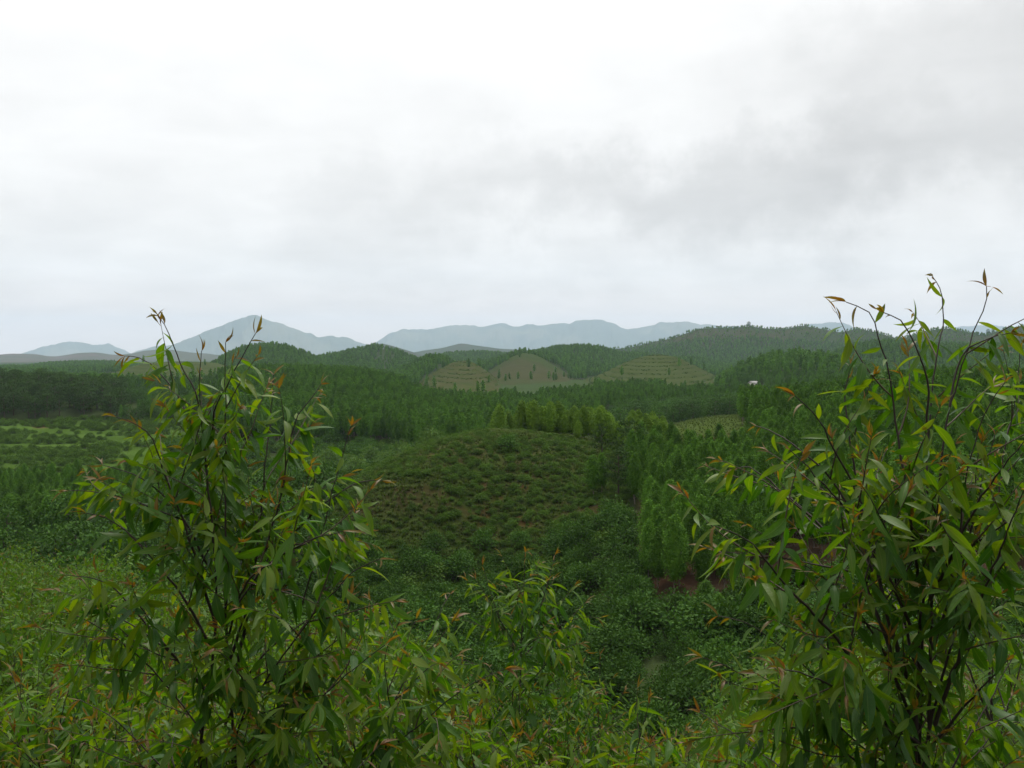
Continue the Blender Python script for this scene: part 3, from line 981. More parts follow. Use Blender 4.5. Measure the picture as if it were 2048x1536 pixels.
# --- pale young eucalyptus along the ridge behind the scrubby hill
g = g_(12)
x, y = grid(985, 1330, 186, 262, 2.9, 0.8, g)
px, r = px_of(x, y), np.hypot(x, y)
k = (r > 190 + np.clip(1080 - px, 0, 100) * 0.12) & (r > np.where(px > 1180, 176, 190)) & (r < np.where(px > 1150, 226, 262))
x, y = x[k], y[k]
z = height(x, y)
k = seen(x, y, z + 5)
x, y, z = x[k], y[k], z[k]
o_ = np.argsort(np.hypot(x, y))
x, y, z = x[o_], y[o_], z[o_]
for k in range(min(140, len(x))):
    s = 0.6 + 0.55 * g.random()
    place_tree('young_eucalyptus_tree', EUCP[k % 3], x[k], y[k], z[k] - 0.1, (s * 1.15, s), g.random() * 6.28,
               'pale yellow-green young eucalyptus on the ridge behind the scrubby hill, %s, %s' % (part_of(math.hypot(x[k], y[k]), (205,), ('front', 'behind')), part_of(px_of(x[k], y[k]), (1050, 1115, 1180, 1250), FIVE)), 'tree', 'pale young eucalyptus on the ridge', parts=k < 60)
if len(x) > 140:
    plant_mass('young_eucalyptus_stand', 'pale young eucalyptus stand running down behind the scrubby hill', SRC_EUCP, x[140:], y[140:], 0.75, 1.1, g)

# --- valley stand at the left, below the fields
g = g_(13)
x, y = grid(-260, 330, 198, 268, 3.2, 0.6, g)
z = height(x, y)
k = seen(x, y, z + 7)
x, y, z = x[k], y[k], z[k]
o_ = np.argsort(np.hypot(x, y) + np.abs(px_of(x, y) - 100) * 0.03)
x, y, z = x[o_], y[o_], z[o_]
for k in range(min(90, len(x))):
    s = 0.75 + 0.3 * g.random()
    place_tree('eucalyptus_tree', EUC[k % 4], x[k], y[k], z[k] - 0.1, (s * 1.3, s), g.random() * 6.28,
               'dark green eucalyptus in the valley stand below the fields, %s, %s' % (part_of(math.hypot(x[k], y[k]), (215,), ('front', 'behind')), part_of(px_of(x[k], y[k]), (0, 70, 140, 210), FIVE)), 'tree', 'eucalyptus trees in the valley stand', parts=False)
if len(x) > 90:
    plant_mass('valley_stand', 'rear of the dark eucalyptus stand in the valley below the fields', SRC_EUC, x[90:], y[90:], 0.7, 1.0, g)

# --- pines on the knoll at the left
g = g_(14)
x, y = grid(-300, 245, 452, 600, 6.4, 0.8, g)
px = px_of(x, y)
z = height(x, y)
k = seen(x, y, z + 9, 0.004)
x, y, z = x[k], y[k], z[k]
o_ = np.argsort(np.hypot(x, y))
x, y, z = x[o_], y[o_], z[o_]
for k in range(min(150, len(x))):
    s = 0.85 + 0.4 * g.random()
    place_tree('pine_tree', PINE[k % 3], x[k], y[k], z[k] - 0.1, (s, s), g.random() * 6.28,
               'dark pine on the wooded knoll beyond the fields, %s, %s' % (part_of(math.hypot(x[k], y[k]), (468, 490), ('front trees', 'second rank', 'crest')), part_of(px_of(x[k], y[k]), (0, 60, 120, 180), FIVE)), 'tree', 'pines on the wooded knoll', parts=False)
if len(x) > 150:
    plant_mass('pine_wood', 'back of the dark pine wood on the knoll', SRC_PINE, x[150:], y[150:], 0.8, 1.15, g)

# --- round dark broadleaf trees in the hollow
g = g_(15)
x, y = grid(1225, 1530, 350, 500, 6.2, 0.9, g)
px, r = px_of(x, y), np.hypot(x, y)
k = (r > 362 + np.abs(px - 1290) * 0.10) & (r < 505 - np.clip(px - 1380, 0, 200) * 0.2)
x, y = x[k], y[k]
z = height(x, y)
k = seen(x, y, z + 7, 0.004)
x, y, z = x[k], y[k], z[k]
for k in range(min(160, len(x))):
    s = 0.6 + 0.5 * g.random()
    place_tree('broadleaf_tree', BROAD[k % 3], x[k], y[k], z[k] - 0.1, (s, s), g.random() * 6.28,
               'dark %s round-crowned broadleaf tree in the hollow behind the meadow, %s' % (part_of(s, (0.75, 0.95), ('small', 'middling', 'large')), part_of(px_of(x[k], y[k]), (1280, 1340, 1400, 1460), FIVE)), 'tree', 'broadleaf trees in the hollow', parts=False)

# --- single trees in the gully beside the scrubby hill
g = g_(16)
for nm, me_, px, rr_, s, lab in (
        ('pine_tree', PINE[0], 1238, 150, (0.62, 0.78), 'bright green bushy pine standing in the gully beside the scrubby hill'),
        ('pine_tree', PINE[1], 1262, 168, (0.85, 0.95), 'tall dark pine with ragged top behind the gully'),
        ('pine_tree', PINE[2], 1205, 176, (0.5, 0.6), 'small pine at the edge of the pale young eucalyptus'),
        ('eucalyptus_tree', EUC[1], 1186, 150, (1.1, 0.85), 'single dense eucalyptus on the right flank of the scrubby hill'),
        ('eucalyptus_tree', EUC[2], 1204, 152, (0.9, 0.8), 'smaller eucalyptus touching the single dense one on the scrubby hill'),
        ('eucalyptus_tree', EUC[3], 1415, 101, (0.9, 0.55), 'short eucalyptus alone at the foot of the plantation'),
        ('eucalyptus_tree', EUC[0], 1440, 98, (0.8, 0.5), 'lowest small eucalyptus beside the gully bushes'),
        ('broadleaf_tree', BROAD[0], 1140, 133, (0.42, 0.45), 'rounded grey-green tree low on the right flank of the scrubby hill')):
    t = float(th_of(px))
    xx, yy = rr_ * math.sin(t), rr_ * math.cos(t)
    place_tree(nm, me_, xx, yy, gz(xx, yy) - 0.1, s, g.random() * 6.28, lab, 'tree', None)

# --- pale leafy shrubs at the back foot of the hill
g = g_(17)
for k, (px, rr_) in enumerate([(690, 262), (715, 250), (745, 268), (768, 236), (795, 246), (812, 230), (835, 224), (855, 215), (660, 270), (728, 228), (640, 240), (700, 222), (775, 214), (870, 206)]):
    t = float(th_of(px + g.normal() * 6))
    xx, yy = rr_ * math.sin(t), rr_ * math.cos(t)
    s = 0.75 + 0.5 * g.random()
    place_tree('pale_shrub', PALE[k % 3], xx, yy, gz(xx, yy) - 0.1, (s, s * 1.1), g.random() * 6.28,
               'pale green feathery shrub between the scrubby hill and the dark forest', 'shrub', 'pale shrubs behind the hill', names=('stems', 'foliage'))

# --- bushes on the scrubby hill and in the gully
g = g_(18)
x, y = grid(640, 1260, 118, 186, 1.25, 0.95, g)
n = 1.5 * fbm(x / 11, y / 11, 3)
r = np.hypot(x, y)
k = (n + 0.5 * g.random(len(x)) > -0.16 + 0.2 * smooth(132, 150, r) + 0.05 * smooth(165, 178, r))
x, y = x[k], y[k]
z = height(x, y)
k = seen(x, y, z + 1.2, 0.003)
x, y, z = x[k], y[k], z[k]
o_ = np.argsort(np.hypot(x, y))
x, y, z = x[o_], y[o_], z[o_]
for k in range(min(230, len(x))):
    s = (0.28 + 1.15 * g.random() ** 3) * (1.15 if math.hypot(x[k], y[k]) < 140 else 0.8)
    place_tree('bush', BUSH[k % 4], x[k], y[k], z[k] - 0.05, (s, s * (0.7 + 0.3 * g.random())), g.random() * 6.28,
               '%s green bush on the %s of the scrubby hill, %s' % (part_of(s, (0.45, 0.8), ('tiny', 'low', 'broad')), part_of(math.hypot(x[k], y[k]), (126, 132), ('foot', 'lower slope', 'middle slope')), part_of(px_of(x[k], y[k]), (760, 880, 1000, 1120), FIVE)), 'bush', 'bushes on the scrubby hill', parts=False)
if len(x) > 230:
    plant_mass('hill_scrub', 'smaller scrub over the upper part of the reddish hill', SRC_BUSH, x[230:], y[230:], 0.22, 0.75, g)
xx, yy = 166 * math.sin(float(th_of(1015))), 166 * math.cos(float(th_of(1015)))
place_tree('bush', BIGB[0], xx, yy, gz(xx, yy) - 0.1, (1.0, 0.9), 1.0, 'largest dark bush just below the grassy top of the hill', 'bush', None, names=('stems', 'foliage'))
# dense thicket at the foot of the hill and in the gully
g = g_(19)
x, y = grid(560, 1520, 56, 140, 2.6, 1.0, g)
px, r = px_of(x, y), np.hypot(x, y)
k = (r < np.interp(px, [560, 700, 800, 900, 1000, 1100, 1200, 1260, 1300, 1380, 1500], [140, 134, 132, 134, 136, 136, 138, 136, 107, 103, 104]))
x, y = x[k], y[k]
z = height(x, y)
k = seen(x, y, z + 2, 0.004)
x, y, z = x[k], y[k], z[k]
o_ = np.argsort(np.hypot(x, y))
x, y, z = x[o_], y[o_], z[o_]
for k in range(min(300, len(x))):
    s = (0.5 + 1.1 * g.random() ** 1.6) * (0.55 + 0.45 * min(1.0, max(0.0, (math.hypot(x[k], y[k]) - 60) / 30)))
    side = 'in the gully below the eucalyptus plantation' if px_of(x[k], y[k]) > 1130 else 'at the foot of the scrubby hill'
    place_tree('thicket_bush', BIGB[k % 3], x[k], y[k], z[k] - 0.1, (s, s * (0.8 + 0.4 * g.random())), g.random() * 6.28,
               '%s dense dark green bush %s, %s' % (part_of(s, (0.6, 1.0), ('small', 'middling', 'large')), side, part_of(math.hypot(x[k], y[k]), (80, 95, 110), ('nearest', 'second rank', 'third rank', 'highest'))), 'bush', 'thicket ' + side, parts=False)
if len(x) > 300:
    plant_mass('thicket', 'dense dark thicket climbing from the gully', SRC_BIGB, x[300:], y[300:], 0.5, 1.25, g)

x, y = grid(1480, 2300, 66, 112, 2.6, 0.9, g)
k = seen(x, y, height(x, y) + 2.4, 0.006)
plant_mass('foot_thicket', 'dark bushes filling the valley foot behind the big right sapling', SRC_BIGB, x[k], y[k], 0.6, 1.2, g)
x, y = grid(-300, 660, 70, 205, 3.0, 0.9, g)
k = seen(x, y, height(x, y) + 3, 0.006)
plant_mass('valley_thicket', 'dark bushes filling the valley behind the big left sapling', SRC_BIGB + SRC_BROAD[:1], x[k], y[k], 0.6, 1.15, g)
x, y = grid(330, 880, 190, 345, 3.2, 0.9, g)
k = seen(x, y, height(x, y) + 2, 0.006)
plant_mass('hollow_scrub', 'green scrub in the hollow in front of the dark forest', SRC_BUSH + SRC_BIGB[:1], x[k], y[k], 0.8, 1.4, g)

# --- grass over the hill, the meadow and the fields
g = g_(20)
x, y = grid(650, 1260, 128, 192, 0.55, 1.0, g)
n = fbm(x / 6 + 3, y / 6, 3)
r = np.hypot(x, y)
k = n + 0.35 * smooth(155, 172, r) + 0.25 * g.normal(size=len(x)) > -0.32
x, y = x[k], y[k]
k = seen(x, y, height(x, y) + 0.6, 0.002)
plant_mass('hill_grass', 'tufted grass over the scrubby hill and its pale top', SRC_TUFT[:2] + SRC_TUFT[:2] + SRC_TUFT, x[k], y[k], 0.5, 1.1, g, 0.8)
x, y = grid(1262, 1520, 222, 318, 1.1, 1.0, g)
k = seen(x, y, height(x, y) + 0.6, 0.002)
plant_mass('meadow_grass', 'pale grass of the meadow strip above the plantation', SRC_TUFT[:2], x[k], y[k], 0.35, 0.8, g, 0.8)
x, y = grid(-250, 400, 272, 452, 2.6, 1.0, g)
n = fbm(x / 26, y / 11, 3)
k = (n > 0.12 - 0.3 * (g.random(len(x)) < 0.10)) & seen(x, y, height(x, y) + 1.5, 0.002)
plant_mass('field_hedges', 'hedge scrub between the terraced valley fields', SRC_BUSH, x[k], y[k], 0.5, 1.5, g)

# --- forests of the middle distance
g = g_(21)
x, y = grid(440, 1010, 300, 760, 3.1, 0.6, g, 0.3)
px, r = px_of(x, y), np.hypot(x, y)
k = (r > np.interp(px, [440, 640, 760, 860, 1010], [350, 340, 335, 300, 300])) & (fbm(x / 60, y / 60, 2) > -0.55) & (r < np.interp(px, [440, 760, 830, 1010], [760, 760, 580, 560]))
x, y = x[k], y[k]
k = seen(x, y, height(x, y) + 10, 0.004)
plant_mass('eucalyptus_forest', 'dark green eucalyptus forest filling the valley behind the scrubby hill', SRC_EUCF, x[k], y[k], 0.8, 1.1, g)
x, y = grid(1000, 1330, 300, 760, 3.3, 0.7, g, 0.2)
px, r = px_of(x, y), np.hypot(x, y)
k = ~((px > 1205) & (r < 520)) & ((px > 1190) | (r < 640)) & ~((px > 1030) & (px < 1080) & (r > 560) & (r < 640))
x, y = x[k], y[k]
k = seen(x, y, height(x, y) + 9, 0.004)
plant_mass('eucalyptus_wood', 'lighter eucalyptus wood in the middle of the valley', SRC_EUCF, x[k], y[k], 0.65, 0.95, g)
x, y = grid(1480, 2300, 222, 420, 3.4, 0.8, g)
k = seen(x, y, height(x, y) + 8, 0.004)
plant_mass('ridge_wood', 'eucalyptus wood on the ridge behind the big leafy sapling', SRC_EUCF, x[k], y[k], 0.6, 0.85, g)
x, y = grid(1290, 2200, 430, 700, 4.8, 0.8, g)
px, r = px_of(x, y), np.hypot(x, y)
k = ~((px < 1520) & (r < 505)) & ~((np.abs(px - 1508) < 26) & (r > 590) & (r < 660))
x, y = x[k], y[k]
k = seen(x, y, height(x, y) + 8, 0.004)
plant_mass('valley_wood', 'mixed dark wood in the valley below the forested hill', SRC_EUCF + SRC_BROAD[:1], x[k], y[k], 0.55, 0.9, g)

x, y = grid(235, 470, 440, 740, 7.0, 0.9, g)
k = seen(x, y, height(x, y) + 8, 0.004) & (fbm(x / 45, y / 45, 2) > -0.15)
plant_mass('field_wood', 'scattered dark trees between the pine knoll and the forest', SRC_EUCF[:1] + SRC_BROAD, x[k], y[k], 0.5, 0.85, g)

# --- hills beyond: trees by land cover
g = g_(22)
x, y = grid(-150, 2200, 700, 2500, 6.4, 0.8, g)
z, hid = height(x, y, True)
kinds = np.array([h[0] for h in HILLS] + ['plain'])[hid]
rare = g.random(len(x))
r_ = np.hypot(x, y)
nn = fbm(x / 130, y / 130, 3)
k = ((kinds == 'forest') | (kinds == 'dark') | ((kinds == 'plain') & (nn > -0.12)) | ((kinds == 'scrub') & (rare < 0.6)) | ((kinds == 'bare') & (rare < 0.02)) | ((kinds == 'terrace') & (rare < 0.012)) | ((kinds == 'grass') & (rare < 0.004)))
k0 = k
px = px_of(x, y)
k &= ~((kinds == 'plain') & (px > 815) & (px < 1030) & (r_ < 980))
k &= ~((kinds == 'plain') & (px > 955) & (px < 1190) & (r_ > 640) & (r_ < 1200))
k &= ~((kinds == 'plain') & (px > 1180) & (px < 1430) & (r_ > 850) & (r_ < 1020))
strip = (hid == 10) & (px > 752) & (px < 790)             # a cleared strip down one forest hill
k &= ~(strip & (rare < 0.75))
k &= seen(x, y, z + 10, 0.002)
plant_mass('hill_forest', 'plantation forest over the hills beyond the valley', SRC_EUCFF, x[k], y[k], 0.75, 1.1, g)
x, y = grid(-200, 2250, 2450, 3400, 15.0, 0.9, g)
z, hid = height(x, y, True)
k = seen(x, y, z + 8, 0.0015) & ((hid >= 0) | (fbm(x / 200, y / 200, 2) > 0.0)) & (g.random(len(x)) < 0.8)
plant_mass('far_scrub', 'scrub and trees over the long dark ridge', SRC_EUCFF, x[k], y[k], 0.55, 1.3, g, 0.6)
# small shrubs along the terrace edges
x, y = grid(780, 1480, 850, 1250, 2.3, 0.9, g)
z, hid = height(x, y, True)
kd = np.array([h[0] for h in HILLS] + ['plain'])[hid]
ph = ((z - EYE) / 3.0) % 1.0
k = ((kd == 'terrace') | (kd == 'grass')) & (ph > 0.3) & (ph < 0.62) & (g.random(len(x)) < 0.6) & seen(x, y, z + 1, 0.002)
plant_mass('terrace_hedges', 'planted rows along the terraces of the bare hills', SRC_BUSH, x[k], y[k], 0.4, 0.85, g, 0.7)

# --- lone trees on the skyline of the long ridge
for px, rr_, s, lab in ((1497, 2790, 1.3, 'lone tree standing on the skyline of the long dark ridge'),
                        (1975, 2790, 1.3, 'lone skyline tree seen between the shoots of the big sapling'),
                        (1985, 2795, 1.1, 'second skyline tree close to the one between the shoots')):
    t = float(th_of(px))
    rs = np.linspace(rr_ - 500, rr_ + 400, 200)
    zz = height(rs * math.sin(t), rs * math.cos(t))
    kk = int(np.argmax((zz - EYE) / rs))
    place_tree('skyline_tree', BROAD[1], rs[kk] * math.sin(t), rs[kk] * math.cos(t), zz[kk] - 0.2, (s, s * 1.2), 0.5, lab, 'tree', None)


# --- small white-roofed farm shed among the trees
def shed():
    t = float(th_of(1508))
    rr_ = 640.0
    cx, cy_ = rr_ * math.sin(t), rr_ * math.cos(t)
    z0 = max(gz(cx, cy_), EYE + (690 - 770) / F * rr_) - 0.2
    e = link('farm_shed', None)
    e.location = (cx, cy_, z0)
    e.rotation_euler = (0, 0, math.radians(28))
    wall = plain_mat('shed_wall', (0.45, 0.43, 0.38), (0.32, 0.30, 0.26), 1.5)
    roof = plain_mat('shed_roof', (0.22, 0.215, 0.20), (0.15, 0.148, 0.14), 0.8, 0.8)
    drk = plain_mat('shed_door', (0.06, 0.045, 0.035), (0.04, 0.03, 0.025), 2.0)
    L_, D_, H_ = 2.9, 2.0, 2.0
    v = [(-L_, -D_, -3), (L_, -D_, -3), (L_, D_, -3), (-L_, D_, -3), (-L_, -D_, H_), (L_, -D_, H_), (L_, D_, H_), (-L_, D_, H_)]
    f = [(0, 1, 5, 4), (1, 2, 6, 5), (2, 3, 7, 6), (3, 0, 4, 7), (4, 5, 6, 7)]
    link('wall', make_mesh('shed_wall', v, f, [wall]), e)
    for s in (-1, 1):
        a, b, h, tk = L_ + 0.35, D_ + 0.45, 1.25, 0.08
        v = [(-a, 0, H_ + h), (a, 0, H_ + h), (a, s * b, H_ - 0.1), (-a, s * b, H_ - 0.1)]
        v += [(p[0], p[1], p[2] + tk) for p in v]
        f = [(0, 1, 2, 3), (4, 5, 6, 7), (0, 1, 5, 4), (1, 2, 6, 5), (2, 3, 7, 6), (3, 0, 4, 7)]
        link('roof_slope', make_mesh('shed_roof', v, f, [roof]), e)
    for s in (-1, 1):
        v = [(s * L_, -D_, H_), (s * L_, D_, H_), (s * L_, 0.01, H_ + 1.2), (s * L_, -0.01, H_ + 1.2)]
        link('gable', make_mesh('shed_gable', v, [(0, 1, 2, 3)], [wall]), e)
    v = [(-0.6, -D_ - 0.03, -0.2), (0.6, -D_ - 0.03, -0.2), (0.6, -D_ - 0.03, 1.6), (-0.6, -D_ - 0.03, 1.6)]
    v += [(p[0], p[1] + 0.06, p[2]) for p in v]
    f = [(0, 1, 2, 3), (4, 5, 6, 7), (0, 1, 5, 4), (1, 2, 6, 5), (2, 3, 7, 6), (3, 0, 4, 7)]
    link('door', make_mesh('shed_door', v, f, [drk]), e)
    tag(e, 'tiny white-roofed farm shed among dark trees below the forested hill', 'shed')


shed()

# ------------------------------------------------------------------ saplings close to the eye
def leaf_blade(name, mat, half, bend, droop, fold, twist, segs=8):
    """one lanceolate leaf of unit length along +Y: short stalk, blade folded at the midrib, long drawn-out tip"""
    t = np.linspace(0, 1, segs + 1)
    tb = np.clip((t - 0.07) / 0.93, 0, 1)
    wd = tb ** 0.62 * (1 - tb) ** 1.05
    wd = wd / wd.max() * half
    wd = np.maximum(wd, 0.006 * (1 - t))
    yy = t - 0.12 * droop * t ** 3
    zz = -droop * t ** 2 * 0.55
    xx = bend * t ** 2
    v, uv = [], []
    for k in range(segs + 1):
        a = twist * t[k]
        for s in (-1, 0, 1):
            v.append((xx[k] + s * wd[k] * math.cos(a), yy[k], zz[k] + abs(s) * wd[k] * fold + s * wd[k] * math.sin(a)))
            uv.append((0.5 + 0.5 * s, t[k]))
    f = []
    for k in range(segs):
        for c in (0, 1):
            f.append((3 * k + c, 3 * k + c + 1, 3 * k + c + 4, 3 * k + c + 3))
    return make_mesh(name, v, f, [mat], smooth_shade=True, uv=uv)


def blade_set(name, mat, half, k, seed):
    g = g_(seed)
    return [leaf_blade(name, mat, half * (0.7 + 0.6 * g.random()), g.normal() * 0.14, 0.1 + 0.75 * g.random(), 0.1 + 0.5 * g.random(), g.normal() * 0.9) for _ in range(k)]


BLADES = [blade_set('leaf', M['leaf'], 0.112, 14, 1), blade_set('leaf', M['fresh'], 0.105, 9, 2), blade_set('leaf', M['young'], 0.085, 7, 3)]
BL_ARR = []
for st in BLADES:
    row = []
    for m_ in st:
        co = np.empty(len(m_.vertices) * 3, np.float32)
        m_.vertices.foreach_get('co', co)
        fa = np.empty(len(m_.polygons) * 4, np.int32)
        m_.polygons.foreach_get('vertices', fa)
        u = np.empty(len(m_.loops) * 2, np.float32)
        m_.uv_layers[0].data.foreach_get('uv', u)
        uvv = np.zeros((len(m_.vertices), 2), np.float32)
        uvv[fa] = u.reshape(-1, 2)
        row.append((co.reshape(-1, 3), fa.reshape(-1, 4), uvv))
    BL_ARR.append(row)


def resample(pts, step):
    pts = np.asarray(pts, float)
    # Catmull-Rom through the points, then even spacing
    p = np.vstack([2 * pts[0] - pts[1], pts, 2 * pts[-1] - pts[-2]])
    out = []
    for i in range(1, len(p) - 2):
        t = np.linspace(0, 1, 12, endpoint=False)[:, None]
        out.append(0.5 * (2 * p[i] + (p[i + 1] - p[i - 1]) * t + (2 * p[i - 1] - 5 * p[i] + 4 * p[i + 1] - p[i + 2]) * t ** 2 + (3 * p[i] - p[i - 1] - 3 * p[i + 1] + p[i + 2]) * t ** 3))
    out = np.vstack(out + [pts[-1:]])
    s = np.concatenate([[0], np.cumsum(np.linalg.norm(np.diff(out, axis=0), axis=1))])
    n = max(4, int(s[-1] / step) + 1)
    q = np.linspace(0, s[-1], n)
    return np.stack([np.interp(q, s, out[:, k]) for k in range(3)], 1), s[-1]


class Sapling:
    """young eucalyptus: stems, side shoots, hanging leaves, orange young leaves at the tips"""
    def __init__(self, seed, leaf=0.125, dens=1.0, slim=1.0):
        self.g = g_(seed)
        self.leaf, self.dens, self.slim = leaf, dens, slim
        self.wood = []          # one list of tubes for each stem
        self.lv = []            # (position, axis, normal, length, age)

    def add_leaf(self, p, bd, side, age, L):
        g = self.g
        hang = (1.25, 0.9, 0.1)[age] * (0.55 + 0.9 * g.random())
        out = unit(bd * (0.5, 0.6, 1.0)[age] + side * (0.75, 0.7, 0.55)[age])
        ax = unit(out + np.array([0, 0, -hang]) + g.normal(size=3) * 0.22)
        nrm = np.array([0, 0, 1.0]) + g.normal(size=3) * 0.75
        nrm = unit(nrm - ax * nrm.dot(ax))
        self.lv.append((p, ax, nrm, L, age))

    def shoot(self, p0, d0, L, depth, tubes, rad):
        g = self.g
        n = max(5, int(L / 0.035))
        pts = [p0]
        d = d0.copy()
        wig = g.normal(size=3) * 0.05
        for k in range(n):
            t = k / n
            d = unit(d + np.array([0, 0, 0.055 - 0.14 * t * (0.4 + L)]) + wig * 0.6 + g.normal(size=3) * 0.035)
            pts.append(pts[-1] + d * L / n)
        pts = np.array(pts)
        v, f = tube(pts, rad, max(0.0009, rad * 0.3), 4)
        tubes.append((v, f, 1 if rad < 0.0035 else 0))
        az = g.random() * 6.283
        step = 0.042 / self.dens
        m = max(3, int(L / step))
        for k in range(m):
            t = 0.14 + 0.86 * (k + 0.5) / m
            q = t * n
            i = min(int(q), n - 1)
            p = pts[i] + (pts[i + 1] - pts[i]) * (q - i)
            bd = unit(pts[i + 1] - pts[i])
            az += 2.5 + g.normal() * 0.5
            a = unit(np.cross(bd, np.array([0.2, 0.1, 0.97])))
            side = a * math.cos(az) * 1.2 + np.cross(bd, a) * math.sin(az) * 0.7
            away = L * (1 - t)
            age = 2 if away < 0.035 else (1 if away < 0.13 + 0.05 * g.random() else 0)
            if age == 0 and g.random() < 0.2:
                age = 1
            ln = self.leaf * (1.0, 0.86, 0.44)[age] * (0.72 + 0.5 * g.random())
            if depth == 0 and L > 0.42 and k % 4 == 2 and t < 0.7:
                self.shoot(p, unit(bd * 0.8 + side * 0.75), L * (0.28 + 0.2 * g.random()), 1, tubes, rad * 0.55)
            self.add_leaf(p, bd, side, age, ln)
        for k in range(int(g.integers(1, 4))):
            side = unit(g.normal(size=3))
            self.add_leaf(pts[-1] - bd * 0.012 * k, bd, side * 0.7, 2, self.leaf * (0.25 + 0.32 * g.random()))

    def stem(self, pts, rad, side_len=0.45, start=0.15, spacing=0.10, tip_bare=0.0):
        g = self.g
        q, L = resample(pts, 0.04)
        q[1:-1] += g.normal(size=(len(q) - 2, 3)) * 0.0016
        tubes = []
        v, f = tube(q, rad * 0.8, 0.0014, 6)
        tubes.append((v, f, 0))
        n = max(3, int(L * (1 - start) / spacing))
        az = g.random() * 6.283
        for k in range(n):
            t = start + (1 - start) * (k + 0.4 * g.random()) / n
            i = min(int(t * (len(q) - 1)), len(q) - 2)
            d = unit(q[i + 1] - q[i])
            az += 2.4 + g.normal() * 0.35
            a = unit(np.cross(d, np.array([0.3, 0.9, 0.1])))
            side = a * math.cos(az) + np.cross(d, a) * math.sin(az)
            rem = L * (1 - t)
            sl = min(side_len * (0.55 + 0.7 * g.random()), 0.10 + rem * 0.75)
            if rem < 0.42 and g.random() < 0.45:
                continue
            if sl > (0.14 if rem > 0.42 else 0.26):
                self.shoot(q[i], unit(d * 0.75 + side * 0.8 + np.array([0, 0, 0.1])), sl, 0, tubes, 0.0016 + 0.0045 * sl)
            else:
                age = 2 if rem < 0.07 else 1
                self.add_leaf(q[i], d, side, age, self.leaf * (0.8, 0.8, 0.45)[age] * (0.7 + 0.5 * g.random()))
        m = int(min(L * 0.5, 0.5) / 0.07)
        for k in range(m):                                   # leaves set directly on the leader
            t = 1 - (k + 0.4) * 0.07 / L
            i = min(int(t * (len(q) - 1)), len(q) - 2)
            d = unit(q[i + 1] - q[i])
            az += 2.5
            a = unit(np.cross(d, np.array([0.3, 0.9, 0.1])))
            side = a * math.cos(az) + np.cross(d, a) * math.sin(az)
            away = k * 0.07
            age = 2 if away < 0.07 else 1 if away < 0.26 else 0
            self.add_leaf(q[i], d, side, age, self.leaf * (0.95, 0.8, 0.5)[age] * (0.7 + 0.5 * g.random()))
        for k in range(3):
            self.add_leaf(q[-1], unit(q[-1] - q[-3]), unit(g.normal(size=3)), 2, self.leaf * (0.3 + 0.3 * g.random()))
        self.wood.append(tubes)

    def mats(self, base):
        out = []
        for p, ax, nrm, L, age in self.lv:
            sd = np.cross(ax, nrm)
            m = np.eye(4)
            m[:3, 0], m[:3, 1], m[:3, 2], m[:3, 3] = sd * L * self.slim, ax * L, nrm * L, p - base
            out.append(m)
        return out

    def build(self, name, label, base, group=None, single=300):
        """thing > each stem, up to 300 single leaves, the rest of the foliage"""
        g = self.g
        base = np.asarray(base, float)
        e = link(name, None)
        e.empty_display_size = 0.1
        e.location = tuple(base)
        tag(e, label, 'sapling', group)
        for tubes in self.wood:
            v, f, mi = merge(tubes)
            link('stem', make_mesh('stem', v - base, f, [M['bark'], M['twig']], mi, smooth_shade=True), e)
        ms = self.mats(base)
        P = np.array([l[0] for l in self.lv]) - np.array([0, 0, EYE])
        dep = P[:, 1] * math.cos(PITCH) - P[:, 2] * math.sin(PITCH)
        u, v_ = P[:, 0] / dep * F, (P[:, 2] * math.cos(PITCH) + P[:, 1] * math.sin(PITCH)) / dep * F
        size = np.array([l[3] for l in self.lv]) / dep * (0.75 + 0.5 * g.random(len(ms)))
        size = np.where((np.abs(u) < 1030) & (np.abs(v_) < 780) & (dep > 0.3), size, -1)
        order = np.argsort(-size)
        solo = set(order[:single].tolist())
        vs, fs, us, mi, o = [], [], [], [], 0
        for k, m in enumerate(ms):
            age = self.lv[k][4]
            vi = int(g.integers(0, len(BLADES[age])))
            if k in solo and size[k] > 0:
                lo = link('leaf', BLADES[age][vi], e)
                lo.matrix_basis = Matrix(m.tolist())
            else:
                cv_, fv, uv_ = BL_ARR[age][vi]
                vs.append(cv_ @ m[:3, :3].T + m[:3, 3])
                fs.append(fv + o)
                us.append(uv_)
                mi.append(np.full(len(fv), age))
                o += len(cv_)
        if vs:
            me_ = make_mesh('foliage', np.vstack(vs), np.vstack(fs), [M['leaf'], M['fresh'], M['young']], np.concatenate(mi), True, np.vstack(us))
            tag(link('foliage', me_, e), kind='stuff')
        return e


def stem_pts(g, px_list, depth, spread=0.0):
    """a stem drawn through directions of the photo, wandering in depth as it rises"""
    dd = g.normal() * spread
    n = len(px_list)
    return [at(a, b, depth + dd * (k / (n - 1)) + g.normal() * 0.015) for k, (a, b) in enumerate(px_list)]


def ground_base(px, depth):
    x_ = (px - 1024) / F * depth
    return np.array([x_, depth, gz(x_, depth) - 0.05])


